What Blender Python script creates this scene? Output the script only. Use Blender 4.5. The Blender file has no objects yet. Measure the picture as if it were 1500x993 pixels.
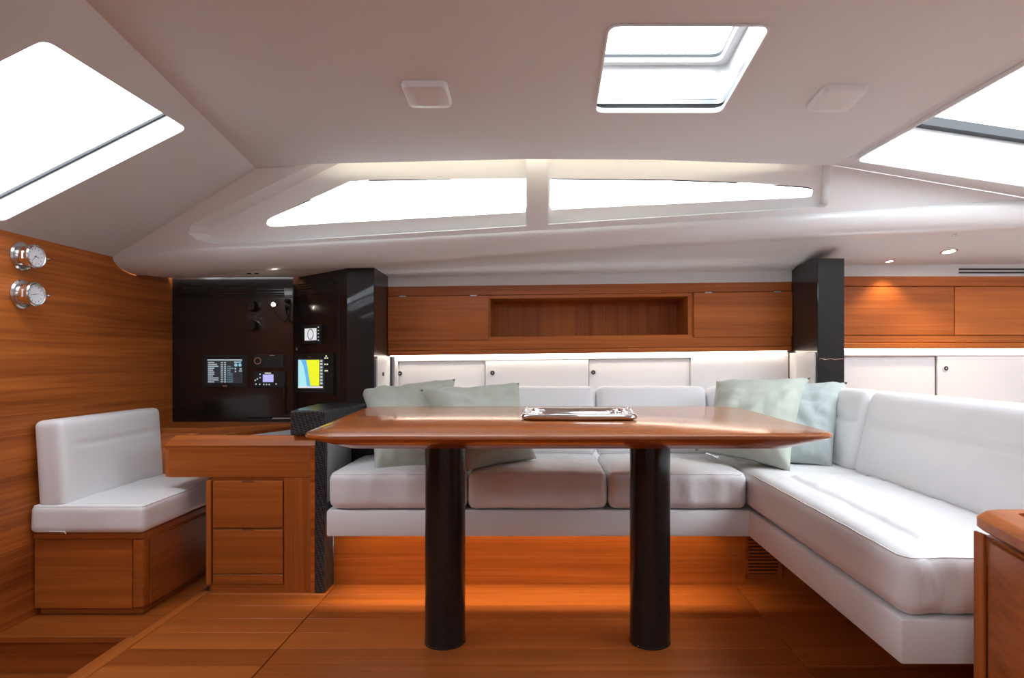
import bpy, bmesh, math, random
from mathutils import Vector, Matrix, noise
from mathutils.geometry import delaunay_2d_cdt

# ------------------------------------------------------------------ camera, sky, light, exposure
scene = bpy.context.scene
col = scene.collection
F, CX, CY, H = 900.0, 790.0, 527.0, 0.902        # focal length (px of 1500), principal point, eye height

cam_data = bpy.data.cameras.new('camera')
cam = bpy.data.objects.new('camera', cam_data)
col.objects.link(cam)
cam.location = (0, 0, H)
cam.rotation_euler = (math.pi / 2, 0, 0)
cam_data.sensor_width = 36
cam_data.lens = F / 1500 * 36
cam_data.shift_x = (750 - CX) / 1500
cam_data.shift_y = (CY - 496.5) / 1500
cam_data.clip_start = 0.02
scene.camera = cam

SKY = 4.2
world = bpy.data.worlds.new('overcast_sky')
scene.world = world
world.use_nodes = True
bg = world.node_tree.nodes['Background']
bg.inputs[0].default_value = (0.88, 0.94, 1.0, 1)
bg.inputs[1].default_value = SKY

scene.view_settings.view_transform = 'Standard'
scene.view_settings.look = 'None'
scene.view_settings.exposure = 1.2
scene.view_settings.gamma = 1.0
scene.view_settings.use_curve_mapping = False


def portal(name, loc, rot, sx, sy):
    l = bpy.data.lights.new(name, 'AREA')
    l.shape = 'RECTANGLE'
    l.size, l.size_y = sx, sy
    l.cycles.is_portal = True
    o = bpy.data.objects.new(name, l)
    col.objects.link(o)
    o.location = loc
    o.rotation_euler = rot
    return o


def area(name, loc, rot, sx, sy, power, colour=(1, 1, 1), spread=math.pi):
    l = bpy.data.lights.new(name, 'AREA')
    l.shape = 'RECTANGLE'
    l.size, l.size_y = sx, sy
    l.energy = power
    l.color = colour
    l.spread = spread
    o = bpy.data.objects.new(name, l)
    col.objects.link(o)
    o.location = loc
    o.rotation_euler = rot
    return o


# daylight guides in the openings of the cabin top (they add no light, only steer the sampling)
portal('portal_hatch', (0.372, 1.745, 1.93), (0, 0, 0), 0.52, 0.54)
portal('portal_left', (-1.52, 1.75, 1.66), (0, -0.5, 0), 0.85, 0.75)
portal('portal_right', (1.95, 1.75, 1.90), (0, 0.15, 0), 1.6, 1.5)
portal('portal_side', (0.05, 2.53, 1.53), (math.pi / 2 + 0.4, 0, math.pi), 2.1, 0.34)
portal('window_starboard_offscreen', (0.0, -0.82, 1.53), (math.pi / 2, 0, 0), 2.4, 0.34)
portal('window_left_offscreen', (-1.52, -0.05, 1.66), (0, -0.5, 0), 0.85, 0.75)

# ------------------------------------------------------------------ material helpers


def mat_new(name):
    m = bpy.data.materials.new(name)
    m.use_nodes = True
    nt = m.node_tree
    b = nt.nodes['Principled BSDF']
    return m, nt, b


def plain(name, rgb, rough=0.5, metal=0.0, coat=0.0, bump=0.0, bscale=200.0, spec=0.5, emit=None, es=0.0):
    m, nt, b = mat_new(name)
    b.inputs['Base Color'].default_value = (*rgb, 1)
    b.inputs['Roughness'].default_value = rough
    b.inputs['Metallic'].default_value = metal
    b.inputs['Coat Weight'].default_value = coat
    b.inputs['Coat Roughness'].default_value = 0.04
    b.inputs['Specular IOR Level'].default_value = spec
    if emit:
        b.inputs['Emission Color'].default_value = (*emit, 1)
        b.inputs['Emission Strength'].default_value = es
    tc = nt.nodes.new('ShaderNodeTexCoord')
    n = nt.nodes.new('ShaderNodeTexNoise')
    n.inputs['Scale'].default_value = bscale
    n.inputs['Detail'].default_value = 4
    nt.links.new(tc.outputs['Object'], n.inputs['Vector'])
    if bump:
        bp = nt.nodes.new('ShaderNodeBump')
        bp.inputs['Strength'].default_value = bump
        bp.inputs['Distance'].default_value = 0.002
        nt.links.new(n.outputs['Fac'], bp.inputs['Height'])
        nt.links.new(bp.outputs['Normal'], b.inputs['Normal'])
    else:
        mr = nt.nodes.new('ShaderNodeMapRange')
        mr.inputs['To Min'].default_value = max(0.0, rough - 0.03)
        mr.inputs['To Max'].default_value = min(1.0, rough + 0.03)
        n.inputs['Scale'].default_value = 6
        nt.links.new(n.outputs['Fac'], mr.inputs['Value'])
        nt.links.new(mr.outputs['Result'], b.inputs['Roughness'])
    return m


def teak(name, axis=0, light=(0.52, 0.147, 0.027), dark=(0.24, 0.058, 0.010), rough=0.40, coat=0.0, band=9.0, vary=0.25):
    """varnished teak veneer: long streaks along one axis, broad bands across, each piece its own tone"""
    m, nt, b = mat_new(name)
    N, L = nt.nodes.new, nt.links.new
    tc = N('ShaderNodeTexCoord')
    oi = N('ShaderNodeObjectInfo')
    off = N('ShaderNodeVectorMath'); off.operation = 'MULTIPLY_ADD'
    L(tc.outputs['Object'], off.inputs[0])
    off.inputs[1].default_value = (1, 1, 1)
    cmb = N('ShaderNodeCombineXYZ')
    mul = N('ShaderNodeMath'); mul.operation = 'MULTIPLY'; mul.inputs[1].default_value = 37.0
    L(oi.outputs['Random'], mul.inputs[0])
    for i in range(3):
        L(mul.outputs[0], cmb.inputs[i])
    L(cmb.outputs[0], off.inputs[2])

    def streak(scale_along, scale_across, detail, dist):
        mp = N('ShaderNodeMapping')
        s = [scale_across] * 3
        s[axis] = scale_along
        mp.inputs['Scale'].default_value = s
        L(off.outputs[0], mp.inputs['Vector'])
        n = N('ShaderNodeTexNoise')
        n.inputs['Scale'].default_value = 1
        n.inputs['Detail'].default_value = detail
        n.inputs['Distortion'].default_value = dist
        L(mp.outputs[0], n.inputs['Vector'])
        return n
    fine = streak(2.2, 130.0, 4, 0.3)
    mid = streak(1.2, 55.0, 3, 0.6)
    broad = streak(0.35, band, 2, 0.8)
    a1 = N('ShaderNodeMath'); a1.operation = 'MULTIPLY'; a1.inputs[1].default_value = 0.50
    L(fine.outputs['Fac'], a1.inputs[0])
    a2 = N('ShaderNodeMath'); a2.operation = 'MULTIPLY_ADD'; a2.inputs[1].default_value = 0.55
    L(mid.outputs['Fac'], a2.inputs[0]); L(a1.outputs[0], a2.inputs[2])
    a3 = N('ShaderNodeMath'); a3.operation = 'MULTIPLY_ADD'; a3.inputs[1].default_value = 0.75
    L(broad.outputs['Fac'], a3.inputs[0]); L(a2.outputs[0], a3.inputs[2])
    a4 = N('ShaderNodeMath'); a4.operation = 'MULTIPLY_ADD'; a4.inputs[1].default_value = vary
    L(oi.outputs['Random'], a4.inputs[0]); L(a3.outputs[0], a4.inputs[2])
    cr = N('ShaderNodeValToRGB')
    e = cr.color_ramp.elements
    e[0].position, e[0].color = 0.58, (*dark, 1)
    e[1].position, e[1].color = 1.16 if False else 1.0, (*light, 1)
    mr = N('ShaderNodeMapRange')
    mr.inputs['From Min'].default_value = 0.64
    mr.inputs['From Max'].default_value = 1.1 + vary
    L(a4.outputs[0], mr.inputs['Value'])
    e[0].position = 0.12
    L(mr.outputs['Result'], cr.inputs['Fac'])
    L(cr.outputs['Color'], b.inputs['Base Color'])
    b.inputs['Roughness'].default_value = rough
    b.inputs['Coat Weight'].default_value = coat
    b.inputs['Coat Roughness'].default_value = 0.12
    b.inputs['Specular IOR Level'].default_value = 0.22
    bp = N('ShaderNodeBump')
    bp.inputs['Strength'].default_value = 0.06
    bp.inputs['Distance'].default_value = 0.001
    L(fine.outputs['Fac'], bp.inputs['Height'])
    L(bp.outputs['Normal'], b.inputs['Normal'])
    return m


def carbon(name, gloss=0.12, tint=(0.012, 0.012, 0.014), tint2=(0.05, 0.052, 0.058), scale=150.0):
    """twill weave: two diagonal families of threads"""
    m, nt, b = mat_new(name)
    N, L = nt.nodes.new, nt.links.new
    tc = N('ShaderNodeTexCoord')
    mp = N('ShaderNodeMapping')
    mp.inputs['Rotation'].default_value = (0.6, 0.78, 0.7)
    L(tc.outputs['Object'], mp.inputs['Vector'])
    ck = N('ShaderNodeTexChecker')
    ck.inputs['Scale'].default_value = scale
    ck.inputs['Color1'].default_value = (*tint, 1)
    ck.inputs['Color2'].default_value = (*tint2, 1)
    L(mp.outputs[0], ck.inputs['Vector'])
    L(ck.outputs['Color'], b.inputs['Base Color'])
    b.inputs['Roughness'].default_value = 0.35
    b.inputs['Coat Weight'].default_value = 0.55
    b.inputs['Specular IOR Level'].default_value = 0.15
    b.inputs['Coat Roughness'].default_value = gloss
    return m


def glass_mat(name, tint=(0.96, 0.98, 1.0)):
    m, nt, b = mat_new(name)
    nt.nodes.remove(b)
    N, L = nt.nodes.new, nt.links.new
    out = nt.nodes['Material Output']
    tr = N('ShaderNodeBsdfTransparent'); tr.inputs[0].default_value = (*tint, 1)
    gl = N('ShaderNodeBsdfGlossy'); gl.inputs['Roughness'].default_value = 0.02
    mx = N('ShaderNodeMixShader')
    mx.inputs[0].default_value = 0.04
    L(tr.outputs[0], mx.inputs[1]); L(gl.outputs[0], mx.inputs[2])
    L(mx.outputs[0], out.inputs['Surface'])
    return m


def emit_mat(name, rgb, s):
    m, nt, b = mat_new(name)
    b.inputs['Base Color'].default_value = (*rgb, 1)
    b.inputs['Emission Color'].default_value = (*rgb, 1)
    b.inputs['Emission Strength'].default_value = s
    return m


def linen(name, c1, c2):
    m, nt, b = mat_new(name)
    N, L = nt.nodes.new, nt.links.new
    tc = N('ShaderNodeTexCoord')
    n = N('ShaderNodeTexNoise'); n.inputs['Scale'].default_value = 14; n.inputs['Detail'].default_value = 6
    n2 = N('ShaderNodeTexNoise'); n2.inputs['Scale'].default_value = 420; n2.inputs['Detail'].default_value = 2
    L(tc.outputs['Object'], n.inputs['Vector']); L(tc.outputs['Object'], n2.inputs['Vector'])
    mx = N('ShaderNodeMix'); mx.data_type = 'RGBA'
    mx.inputs[6].default_value = (*c1, 1); mx.inputs[7].default_value = (*c2, 1)
    L(n.outputs['Fac'], mx.inputs[0])
    L(mx.outputs[2], b.inputs['Base Color'])
    b.inputs['Roughness'].default_value = 0.9
    b.inputs['Sheen Weight'].default_value = 0.2
    ad = N('ShaderNodeMath'); ad.operation = 'MULTIPLY_ADD'; ad.inputs[1].default_value = 0.25
    L(n2.outputs['Fac'], ad.inputs[0]); L(n.outputs['Fac'], ad.inputs[2])
    bp = N('ShaderNodeBump'); bp.inputs['Strength'].default_value = 0.5; bp.inputs['Distance'].default_value = 0.006
    L(ad.outputs[0], bp.inputs['Height']); L(bp.outputs[0], b.inputs['Normal'])
    return m


M = {
    'liner': plain('ceiling_liner', (0.62, 0.62, 0.615), 0.75, bump=0.05, bscale=500),
    'gelcoat': plain('gelcoat', (0.66, 0.66, 0.655), 0.3, coat=0.2),
    'cream': plain('recess_moulding', (0.72, 0.72, 0.71), 0.45),
    'white_paint': plain('white_satin_paint', (0.74, 0.72, 0.715), 0.38),
    'leather': plain('white_leather', (0.83, 0.83, 0.84), 0.42, bump=0.08, bscale=900, spec=0.4),
    'teak_x': teak('teak_grain_x', 0),
    'teak_y': teak('teak_grain_y', 1),
    'teak_z': teak('teak_grain_z', 2),
    'teak_wall': teak('teak_bulkhead', 1, rough=0.42, coat=0.0, band=7, vary=0.0),
    'teak_floor': teak('teak_sole', 0, rough=0.34, coat=0.1, band=12, vary=0.55),
    'teak_top': teak('teak_table', 0, rough=0.25, coat=0.6, band=8, vary=0.0),
    'teak_red': teak('teak_locker', 0, rough=0.4, coat=0.05, band=14, vary=0.2),
    'black': plain('black_gloss_panel', (0.012, 0.010, 0.010), 0.16, coat=0.3),
    'black_matt': plain('black_matt', (0.008, 0.008, 0.008), 0.6),
    'gasket': plain('dark_rubber', (0.02, 0.022, 0.025), 0.5),
    'carbon': carbon('carbon_weave'),
    'carbon_gloss': carbon('carbon_lacquer', 0.03, (0.010, 0.009, 0.009), (0.016, 0.015, 0.016)),
    'steel': plain('polished_steel', (0.82, 0.82, 0.84), 0.07, metal=1.0),
    'chrome': plain('brushed_chrome', (0.7, 0.7, 0.7), 0.22, metal=1.0),
    'alu': plain('anodised_aluminium', (0.42, 0.43, 0.45), 0.35, metal=0.8),
    'dial': plain('dial_white', (0.75, 0.76, 0.78), 0.4),
    'ink': plain('dial_ink', (0.02, 0.02, 0.025), 0.5),
    'glass': glass_mat('clear_acrylic'),
    'sage': linen('sage_linen', (0.42, 0.465, 0.40), (0.54, 0.585, 0.51)),
    'blue_linen': linen('grey_green_linen', (0.36, 0.415, 0.405), (0.47, 0.525, 0.515)),
    'pad': plain('grey_desk_pad', (0.42, 0.44, 0.47), 0.4),
    'deck': plain('deck_grey', (0.20, 0.205, 0.21), 0.8),
    'led_warm': emit_mat('warm_led', (1.0, 0.86, 0.70), 5),
    'led_lamp': emit_mat('lamp_led', (1.0, 0.90, 0.72), 30),
    'led_dim': emit_mat('lamp_led_dim', (1.0, 0.93, 0.82), 3),
    'led_cove': emit_mat('cove_led', (1.0, 0.93, 0.74), 7),
    'led_orange': emit_mat('toe_led', (1.0, 0.78, 0.46), 4),
    'plastic_white': plain('white_plastic', (0.66, 0.66, 0.65), 0.5),
    'text': emit_mat('screen_text', (0.50, 0.62, 0.66), 0.28),
    'text_blue': emit_mat('screen_blue', (0.25, 0.50, 0.60), 0.30),
    'screen_dark': emit_mat('screen_dark', (0.03, 0.035, 0.045), 0.17),
    'screen_lilac': emit_mat('screen_lilac', (0.42, 0.40, 0.80), 0.38),
    'screen_pale': emit_mat('screen_pale', (0.62, 0.64, 0.66), 0.38),
    'sea_light': emit_mat('chart_shallow', (0.33, 0.66, 0.70), 0.42),
    'sea_deep': emit_mat('chart_channel', (0.10, 0.38, 0.66), 0.42),
    'land': emit_mat('chart_land', (0.62, 0.68, 0.02), 0.45),
    'key_light': emit_mat('key_backlight', (0.85, 0.80, 0.55), 0.40),
}

# ------------------------------------------------------------------ geometry helpers


def X(px, D):
    return (px - CX) * D / F


def Z(py, D):
    return H - (py - CY) * D / F


def ray(px, py):
    return Vector(((px - CX) / F, 1.0, -(py - CY) / F))


EYE = Vector((0, 0, H))


def plane3(a, b, c):
    a, b, c = Vector(a), Vector(b), Vector(c)
    n = (b - a).cross(c - a).normalized()
    return n, n.dot(a)


def hit(p, px, py):
    n, d = p
    r = ray(px, py)
    return EYE + r * ((d - n.dot(EYE)) / n.dot(r))


def link(name, me, mat, parent=None, smooth=False):
    o = bpy.data.objects.new(name, me)
    col.objects.link(o)
    if mat is not None and not me.materials:
        me.materials.append(M[mat] if isinstance(mat, str) else mat)
    if smooth:
        for p in me.polygons:
            p.use_smooth = True
    if parent is not None:
        o.parent = parent
        w = parent
        v = Vector()
        while w is not None:
            v += w.location
            w = w.parent
        o.location = -v
    return o


def obj(name, bm, mat, parent=None, smooth=False, angle=None):
    me = bpy.data.meshes.new(name)
    bmesh.ops.recalc_face_normals(bm, faces=bm.faces)
    bm.to_mesh(me)
    bm.free()
    if angle is not None:
        for p in me.polygons:
            p.use_smooth = True
        me.set_sharp_from_angle(angle=angle)
    return link(name, me, mat, parent, smooth)


def tag(o, label, cat, group=None):
    o['label'] = label
    o['category'] = cat
    if group:
        o['group'] = group
    return o


def struct(o, label=None):
    o['kind'] = 'structure'
    if label:
        o['label'] = label
    return o


def thing(name, label, cat, loc, group=None):
    o = bpy.data.objects.new(name, None)
    col.objects.link(o)
    o.location = loc
    o.empty_display_size = 0.05
    return tag(o, label, cat, group)


def box(bm, x0, x1, y0, y1, z0, z1, bev=0.0, seg=2):
    r = bmesh.ops.create_cube(bm, size=1)
    vs = r['verts']
    for v in vs:
        v.co = Vector((x0 if v.co.x < 0 else x1, y0 if v.co.y < 0 else y1, z0 if v.co.z < 0 else z1))
    if bev > 0:
        es = {e for v in vs for e in v.link_edges}
        bmesh.ops.bevel(bm, geom=list(es), offset=bev, segments=seg, affect='EDGES', profile=0.5)
    return bm


def bx(*a, **k):
    return box(bmesh.new(), *a, **k)


def prism(bm, pts, z0, z1, bev=0.0):
    """plan polygon extruded upwards; z0/z1 may be numbers or functions of (x, y)"""
    f0 = z0 if callable(z0) else (lambda x, y: z0)
    f1 = z1 if callable(z1) else (lambda x, y: z1)
    lo = [bm.verts.new((x, y, f0(x, y))) for x, y in pts]
    hi = [bm.verts.new((x, y, f1(x, y))) for x, y in pts]
    n = len(pts)
    fs = [bm.faces.new(lo[::-1]), bm.faces.new(hi)]
    for i in range(n):
        fs.append(bm.faces.new((lo[i], lo[(i + 1) % n], hi[(i + 1) % n], hi[i])))
    if bev:
        es = {e for f in fs for e in f.edges}
        bmesh.ops.bevel(bm, geom=list(es), offset=bev, segments=2, affect='EDGES', profile=0.5)
    return bm


def loft(bm, rows, closed=False, caps=False):
    vr = [[bm.verts.new(p) for p in r] for r in rows]
    n = len(vr[0])
    for a, b in zip(vr[:-1], vr[1:]):
        for i in range(n if closed else n - 1):
            j = (i + 1) % n
            bm.faces.new((a[i], a[j], b[j], b[i]))
    if caps:
        bm.faces.new(vr[0][::-1])
        bm.faces.new(vr[-1])
    return bm


def lathe(bm, prof, origin, axis, n=32, cap0=True, cap1=True):
    """prof: (radius, height along axis)"""
    axis = Vector(axis).normalized()
    u = axis.orthogonal().normalized()
    w = axis.cross(u)
    o = Vector(origin)
    rows = []
    for r, h in prof:
        rows.append([o + axis * h + (u * math.cos(2 * math.pi * i / n) + w * math.sin(2 * math.pi * i / n)) * max(r, 1e-5) for i in range(n)])
    vr = [[bm.verts.new(p) for p in r] for r in rows]
    for a, b in zip(vr[:-1], vr[1:]):
        for i in range(n):
            j = (i + 1) % n
            bm.faces.new((a[i], a[j], b[j], b[i]))
    if cap0:
        bm.faces.new(vr[0][::-1])
    if cap1:
        bm.faces.new(vr[-1])
    return bm


def tube(bm, pts, r, n=8):
    pts = [Vector(p) for p in pts]
    rows = []
    for i, p in enumerate(pts):
        d = (pts[min(i + 1, len(pts) - 1)] - pts[max(i - 1, 0)]).normalized()
        u = d.cross(Vector((0.3, 0.2, 1))).normalized()
        w = d.cross(u)
        rows.append([p + (u * math.cos(2 * math.pi * k / n) + w * math.sin(2 * math.pi * k / n)) * r for k in range(n)])
    return loft(bm, rows, closed=True, caps=True)


def inside(p, poly):
    x, y = p
    c = False
    n = len(poly)
    for i in range(n):
        x1, y1 = poly[i]
        x2, y2 = poly[(i + 1) % n]
        if (y1 > y) != (y2 > y) and x < (x2 - x1) * (y - y1) / (y2 - y1) + x1:
            c = not c
    return c


def cdt(outer, holes, fmap, step=None, bm=None):
    """surface over a 2-D outline with holes, with a grid of inner points so that it can curve"""
    pts, edges = [], []
    for poly in [outer] + holes:
        b = len(pts)
        pts += [Vector(p) for p in poly]
        edges += [(b + i, b + (i + 1) % len(poly)) for i in range(len(poly))]
    if step:
        xs = [p[0] for p in outer]
        ys = [p[1] for p in outer]
        sx, sy = step
        i = min(xs) + sx / 2
        while i < max(xs):
            j = min(ys) + sy / 2
            while j < max(ys):
                if inside((i, j), outer) and not any(inside((i, j), h) for h in holes):
                    pts.append(Vector((i, j)))
                j += sy
            i += sx
    r = delaunay_2d_cdt(pts, edges, [], 0, 1e-6)
    bm = bm or bmesh.new()
    vs = [bm.verts.new(fmap(p.x, p.y)) for p in r[0]]
    for f in r[2]:
        c = (sum(r[0][i].x for i in f) / len(f), sum(r[0][i].y for i in f) / len(f))
        if inside(c, outer) and not any(inside(c, h) for h in holes):
            bm.faces.new([vs[i] for i in f])
    for v in [v for v in vs if not v.link_faces]:
        bm.verts.remove(v)
    return bm


def roundpoly(pts, r, n=5):
    """round the corners of a 2-D polygon; r number or list"""
    out = []
    N = len(pts)
    for i in range(N):
        p = Vector(pts[i]); a = Vector(pts[i - 1]); b = Vector(pts[(i + 1) % N])
        rr = r[i] if isinstance(r, (list, tuple)) else r
        if rr <= 0:
            out.append(tuple(p)); continue
        d1 = (a - p); d2 = (b - p)
        l = min(rr, d1.length * 0.49, d2.length * 0.49)
        s = p + d1.normalized() * l
        e = p + d2.normalized() * l
        for k in range(n + 1):
            t = k / n
            q = s * (1 - t) ** 2 + p * 2 * t * (1 - t) + e * t ** 2
            out.append(tuple(q))
    return out


def dense(poly, step):
    out = []
    for i in range(len(poly)):
        a = Vector(poly[i]); b = Vector(poly[(i + 1) % len(poly)])
        n = max(1, int((b - a).length / step))
        out += [tuple(a.lerp(b, k / n)) for k in range(n)]
    return out


def samples(half, r, n):
    inner = half - r
    s = [-half + r - r * math.cos(t * math.pi / 2 / 4) if False else -inner - r * math.sin((4 - t) * math.pi / 8) for t in range(4)]
    s += [-inner + 2 * inner * i / n for i in range(n + 1)]
    s += [inner + r * math.sin(t * math.pi / 8) for t in range(1, 5)]
    return s


def cushion_bm(hx, hy, hz, r, deform=None, nx=18, ny=18, nz=5, mat4=None):
    """rounded-box cushion with dense faces; deform(x, y, z) -> Vector added"""
    r = min(r, hx * 0.98, hy * 0.98, hz * 0.98)
    sx, sy, sz = samples(hx, r, nx), samples(hy, r, ny), samples(hz, r, nz)
    nx, ny, nz = len(sx) - 1, len(sy) - 1, len(sz) - 1
    bm = bmesh.new()
    V = {}

    def vert(i, j, k):
        key = (i, j, k)
        if key not in V:
            q = Vector((sx[i], sy[j], sz[k]))
            inn = Vector((max(-hx + r, min(hx - r, q.x)), max(-hy + r, min(hy - r, q.y)), max(-hz + r, min(hz - r, q.z))))
            d = q - inn
            p = inn + d.normalized() * r if d.length > 1e-9 else q
            # face-centre samples keep to the flat
            if deform:
                p = p + deform(p.x, p.y, p.z)
            V[key] = bm.verts.new(mat4 @ p if mat4 else p)
        return V[key]
    for i in range(nx):
        for j in range(ny):
            for k in (0, nz):
                bm.faces.new([vert(i, j, k), vert(i + 1, j, k), vert(i + 1, j + 1, k), vert(i, j + 1, k)])
    for i in range(nx):
        for k in range(nz):
            for j in (0, ny):
                bm.faces.new([vert(i, j, k), vert(i + 1, j, k), vert(i + 1, j, k + 1), vert(i, j, k + 1)])
    for j in range(ny):
        for k in range(nz):
            for i in (0, nx):
                bm.faces.new([vert(i, j, k), vert(i, j + 1, k), vert(i, j + 1, k + 1), vert(i, j, k + 1)])
    return bm


def nz3(x, y, z, s, seed):
    return noise.noise(Vector((x * s + seed * 7.1, y * s - seed * 3.3, z * s + seed)))


# ------------------------------------------------------------------ the cabin shell
def zc(y):                                   # headliner height: falls to either side of the centre line
    d = abs(y - 0.85)
    return 1.802 - (0.0944 * d if d > 0.15 else 0.0944 * (d * d / 0.3 + 0.075))


def fold_l(y):
    return -1.065 - 0.0503 * (y - 1.441)


def fold_r(y):
    return 1.139 + 0.219 * (2.384 - y)


WL, WR, WB = -1.785, 2.75, -1.25              # left bulkhead, right bulkhead, starboard side
ZW = 1.333                                     # where the left slope meets the bulkhead
coam = (Vector((0.0136, 1.0, 0.4556)), 3.154)  # inner face of the cabin-top side
coam2 = (coam[0], coam[1] + 0.040)             # floor of the window recess
coam3 = (coam[0], coam[1] + 0.058)             # glass

# main headliner with the square hatch
edge_px = [(375, 247), (463, 240), (770, 233), (960, 234), (1083, 238.5), (1220, 242)]
cplane = plane3((0, 0, 1.802 + 0.0944 * 0.85), (1, 0, 1.802 + 0.0944 * 0.85), (0, 1, 1.802 - 0.0944 * 0.15))
edge3 = [hit(cplane, *p) for p in edge_px]
yb = -0.72
outer = [(fold_l(yb), yb), (fold_r(0.5), yb), (fold_r(0.5), 0.5)] + [(fold_r(0.5 + k * 0.3), 0.5 + k * 0.3) for k in range(1, 6)]
outer += [(p.x, p.y) for p in reversed(edge3)] + [(fold_l(y), y) for y in (2.0, 1.6, 1.2, 0.8, 0.4, 0.0)]
HX0, HX1, HY0, HY1 = 0.172, 0.581, 1.53, 1.97
hatch_hole = roundpoly([(HX0, HY0), (HX1, HY0), (HX1 + 0.004, HY1), (HX0 + 0.004, HY1)], 0.03)
bm = cdt(outer, [hatch_hole], lambda x, y: (x, y, zc(y)), (0.25, 0.12))
# turned-up edge of the liner towards the windows
rows = [[p for p in edge3], [p + Vector((0, 0.004, 0.004)) for p in edge3], [p + Vector((0, 0.004, 0.014)) for p in edge3], [p + Vector((0, -0.06, 0.016)) for p in edge3]]
loft(bm, rows)
struct(obj('ceiling', bm, 'liner'), 'pale grey padded headliner over the saloon')

# left slope (towards the companionway) with its big window


def left_map(s, t):
    sk = 0.154 * max(0.0, min(1.0, (t - 1.4)))
    a = Vector((fold_l(t), t, zc(t)))
    b = Vector((WL, t, ZW))
    p = a.lerp(b, s)
    p.y += sk * s
    return p


TT = 2.435
lw = roundpoly([(0.172, 1.476), (0.09, 2.008), (0.95, 1.925), (0.95, 1.43)], [0.03, 0.03, 0.03, 0.03])
lw2 = roundpoly([(0.10, -0.32), (0.16, 0.22), (0.95, 0.22), (0.95, -0.30)], 0.03)
bm = cdt(dense([(0, yb), (0, TT), (1, TT), (1, yb)], 0.2), [lw, lw2], left_map, (0.2, 0.2))
struct(obj('ceiling_slope_left', bm, 'liner'), 'sloping grey liner panel between headliner and wooden bulkhead')
bm = bmesh.new()          # rib where the next panel starts
rows = []
for dy, dz in ((1.372, 0.0), (1.372, -0.006), (1.26, -0.006), (1.26, 0.0)):
    rows.append([left_map(s, dy) + Vector((0, 0, dz)) for s in (0.0, 0.3, 0.6, 1.0)])
loft(bm, rows)
struct(obj('trim_1', bm, 'liner'))
nl = (left_map(0.6, 1.6) - left_map(0.3, 1.6)).cross(left_map(0.5, 1.9) - left_map(0.5, 1.5)).normalized()
if nl.z < 0:
    nl = -nl


def window_tunnel(name, poly, fmap, n, depth, root_label, shrink=0.0):
    """reveal, gasket and pane behind an opening"""
    root = bpy.data.objects.new(name, None)
    col.objects.link(root)
    root.location = fmap(*poly[0])
    struct(root, root_label)
    c = sum((fmap(*p) for p in poly), Vector()) / len(poly)
    r0 = [fmap(*p) for p in poly]
    grow = [(p - c).normalized() * 0.004 for p in r0]
    mk = lambda h, g=0.0: [p + n * h + (p - c).normalized() * g for p in r0]
    bm = bmesh.new()
    loft(bm, [mk(0), mk(depth * 0.45, 0.002), mk(depth * 0.5, 0.008), mk(depth, 0.010)], closed=True)
    obj('reveal', bm, 'gelcoat', root)
    bm = bmesh.new()
    loft(bm, [mk(depth, 0.010), mk(depth, -0.004), mk(depth + 0.008, -0.004), mk(depth + 0.008, 0.03), mk(depth, 0.03), mk(depth, 0.010)], closed=True)
    obj('gasket', bm, 'gasket', root)
    bm = bmesh.new()
    vs = [bm.verts.new(p) for p in mk(depth + 0.006, 0.0)]
    bm.faces.new(vs)
    obj('pane', bm, 'glass', root)
    return root


window_tunnel('window_3', lw, left_map, nl, 0.075, 'large slanted window in the left sloping panel')
window_tunnel('window_6', lw2, left_map, nl, 0.075, 'slanted window in the left slope behind the table')
# deck coaming seen outside the left window
struct(obj('deck_coaming', bx(-4.2, -1.84, 2.52, 2.72, 1.36, 1.775, bev=0.03), 'deck'), 'grey deck coaming outside the left window')

# right slope with its windscreen
rplane = plane3((1.139, 2.384, zc(2.384)), (1.30, 1.649, zc(1.649)), (1.917, 2.43, 1.542))
rn = rplane[0] if rplane[0].z > 0 else -rplane[0]


def right_map(x, y):
    n, d = rplane
    return Vector((x, y, (d - n.x * x - n.y * y) / n.z))


rw_px = [(1253, 231), (1337, 174), (1500, 80)]
rw = [hit(rplane, *p) for p in rw_px]
rlow = [hit(rplane, 1261, 237), hit(rplane, 1500, 271)]
dirn = (rlow[1] - rlow[0]).normalized()
far = rlow[0] + dirn * ((2.62 - rlow[0].x) / dirn.x)
d2 = (rw[2] - rw[1]).normalized()
near = rw[0] + d2 * ((rw[0].y - 0.7) / -d2.y)
rpoly = roundpoly([(rw[0].x, rw[0].y), (near.x, 0.7), (2.62, 0.7), (far.x, far.y)], [0.04, 0.04, 0.04, 0.04])


def coam_edge(x):                               # where the right slope meets the cabin side
    y = 2.4
    for _ in range(20):
        y = 3.154 - 0.0136 * x - 0.4556 * right_map(x, y).z
    return y + 0.012


outer = [(fold_r(0.5), yb), (WR, yb), (WR, coam_edge(WR))] + [(x, coam_edge(x)) for x in (2.3, 1.9, 1.5)] + [(edge3[-1].x, edge3[-1].y)] + [(fold_r(0.5 + k * 0.3), 0.5 + k * 0.3) for k in range(5, -1, -1)]
bm = cdt(outer, [rpoly], right_map, (0.3, 0.3))
struct(obj('ceiling_slope_right', bm, 'liner'), 'grey liner panel sloping down around the windscreen')
# raised lip round the windscreen opening, deep reveal, dark frame and pane
root = bpy.data.objects.new('window_4', None)
col.objects.link(root)
root.location = right_map(1.9, 1.6)
struct(root, 'windscreen in a deep white reveal beyond the headliner')
rp3 = [right_map(*p) for p in rpoly]
rc = sum(rp3, Vector()) / len(rp3)


def ring(h, g):
    return [p + Vector((0, 0, h)) + Vector(((p - rc).x, (p - rc).y, 0)).normalized() * g for p in rp3]


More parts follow.
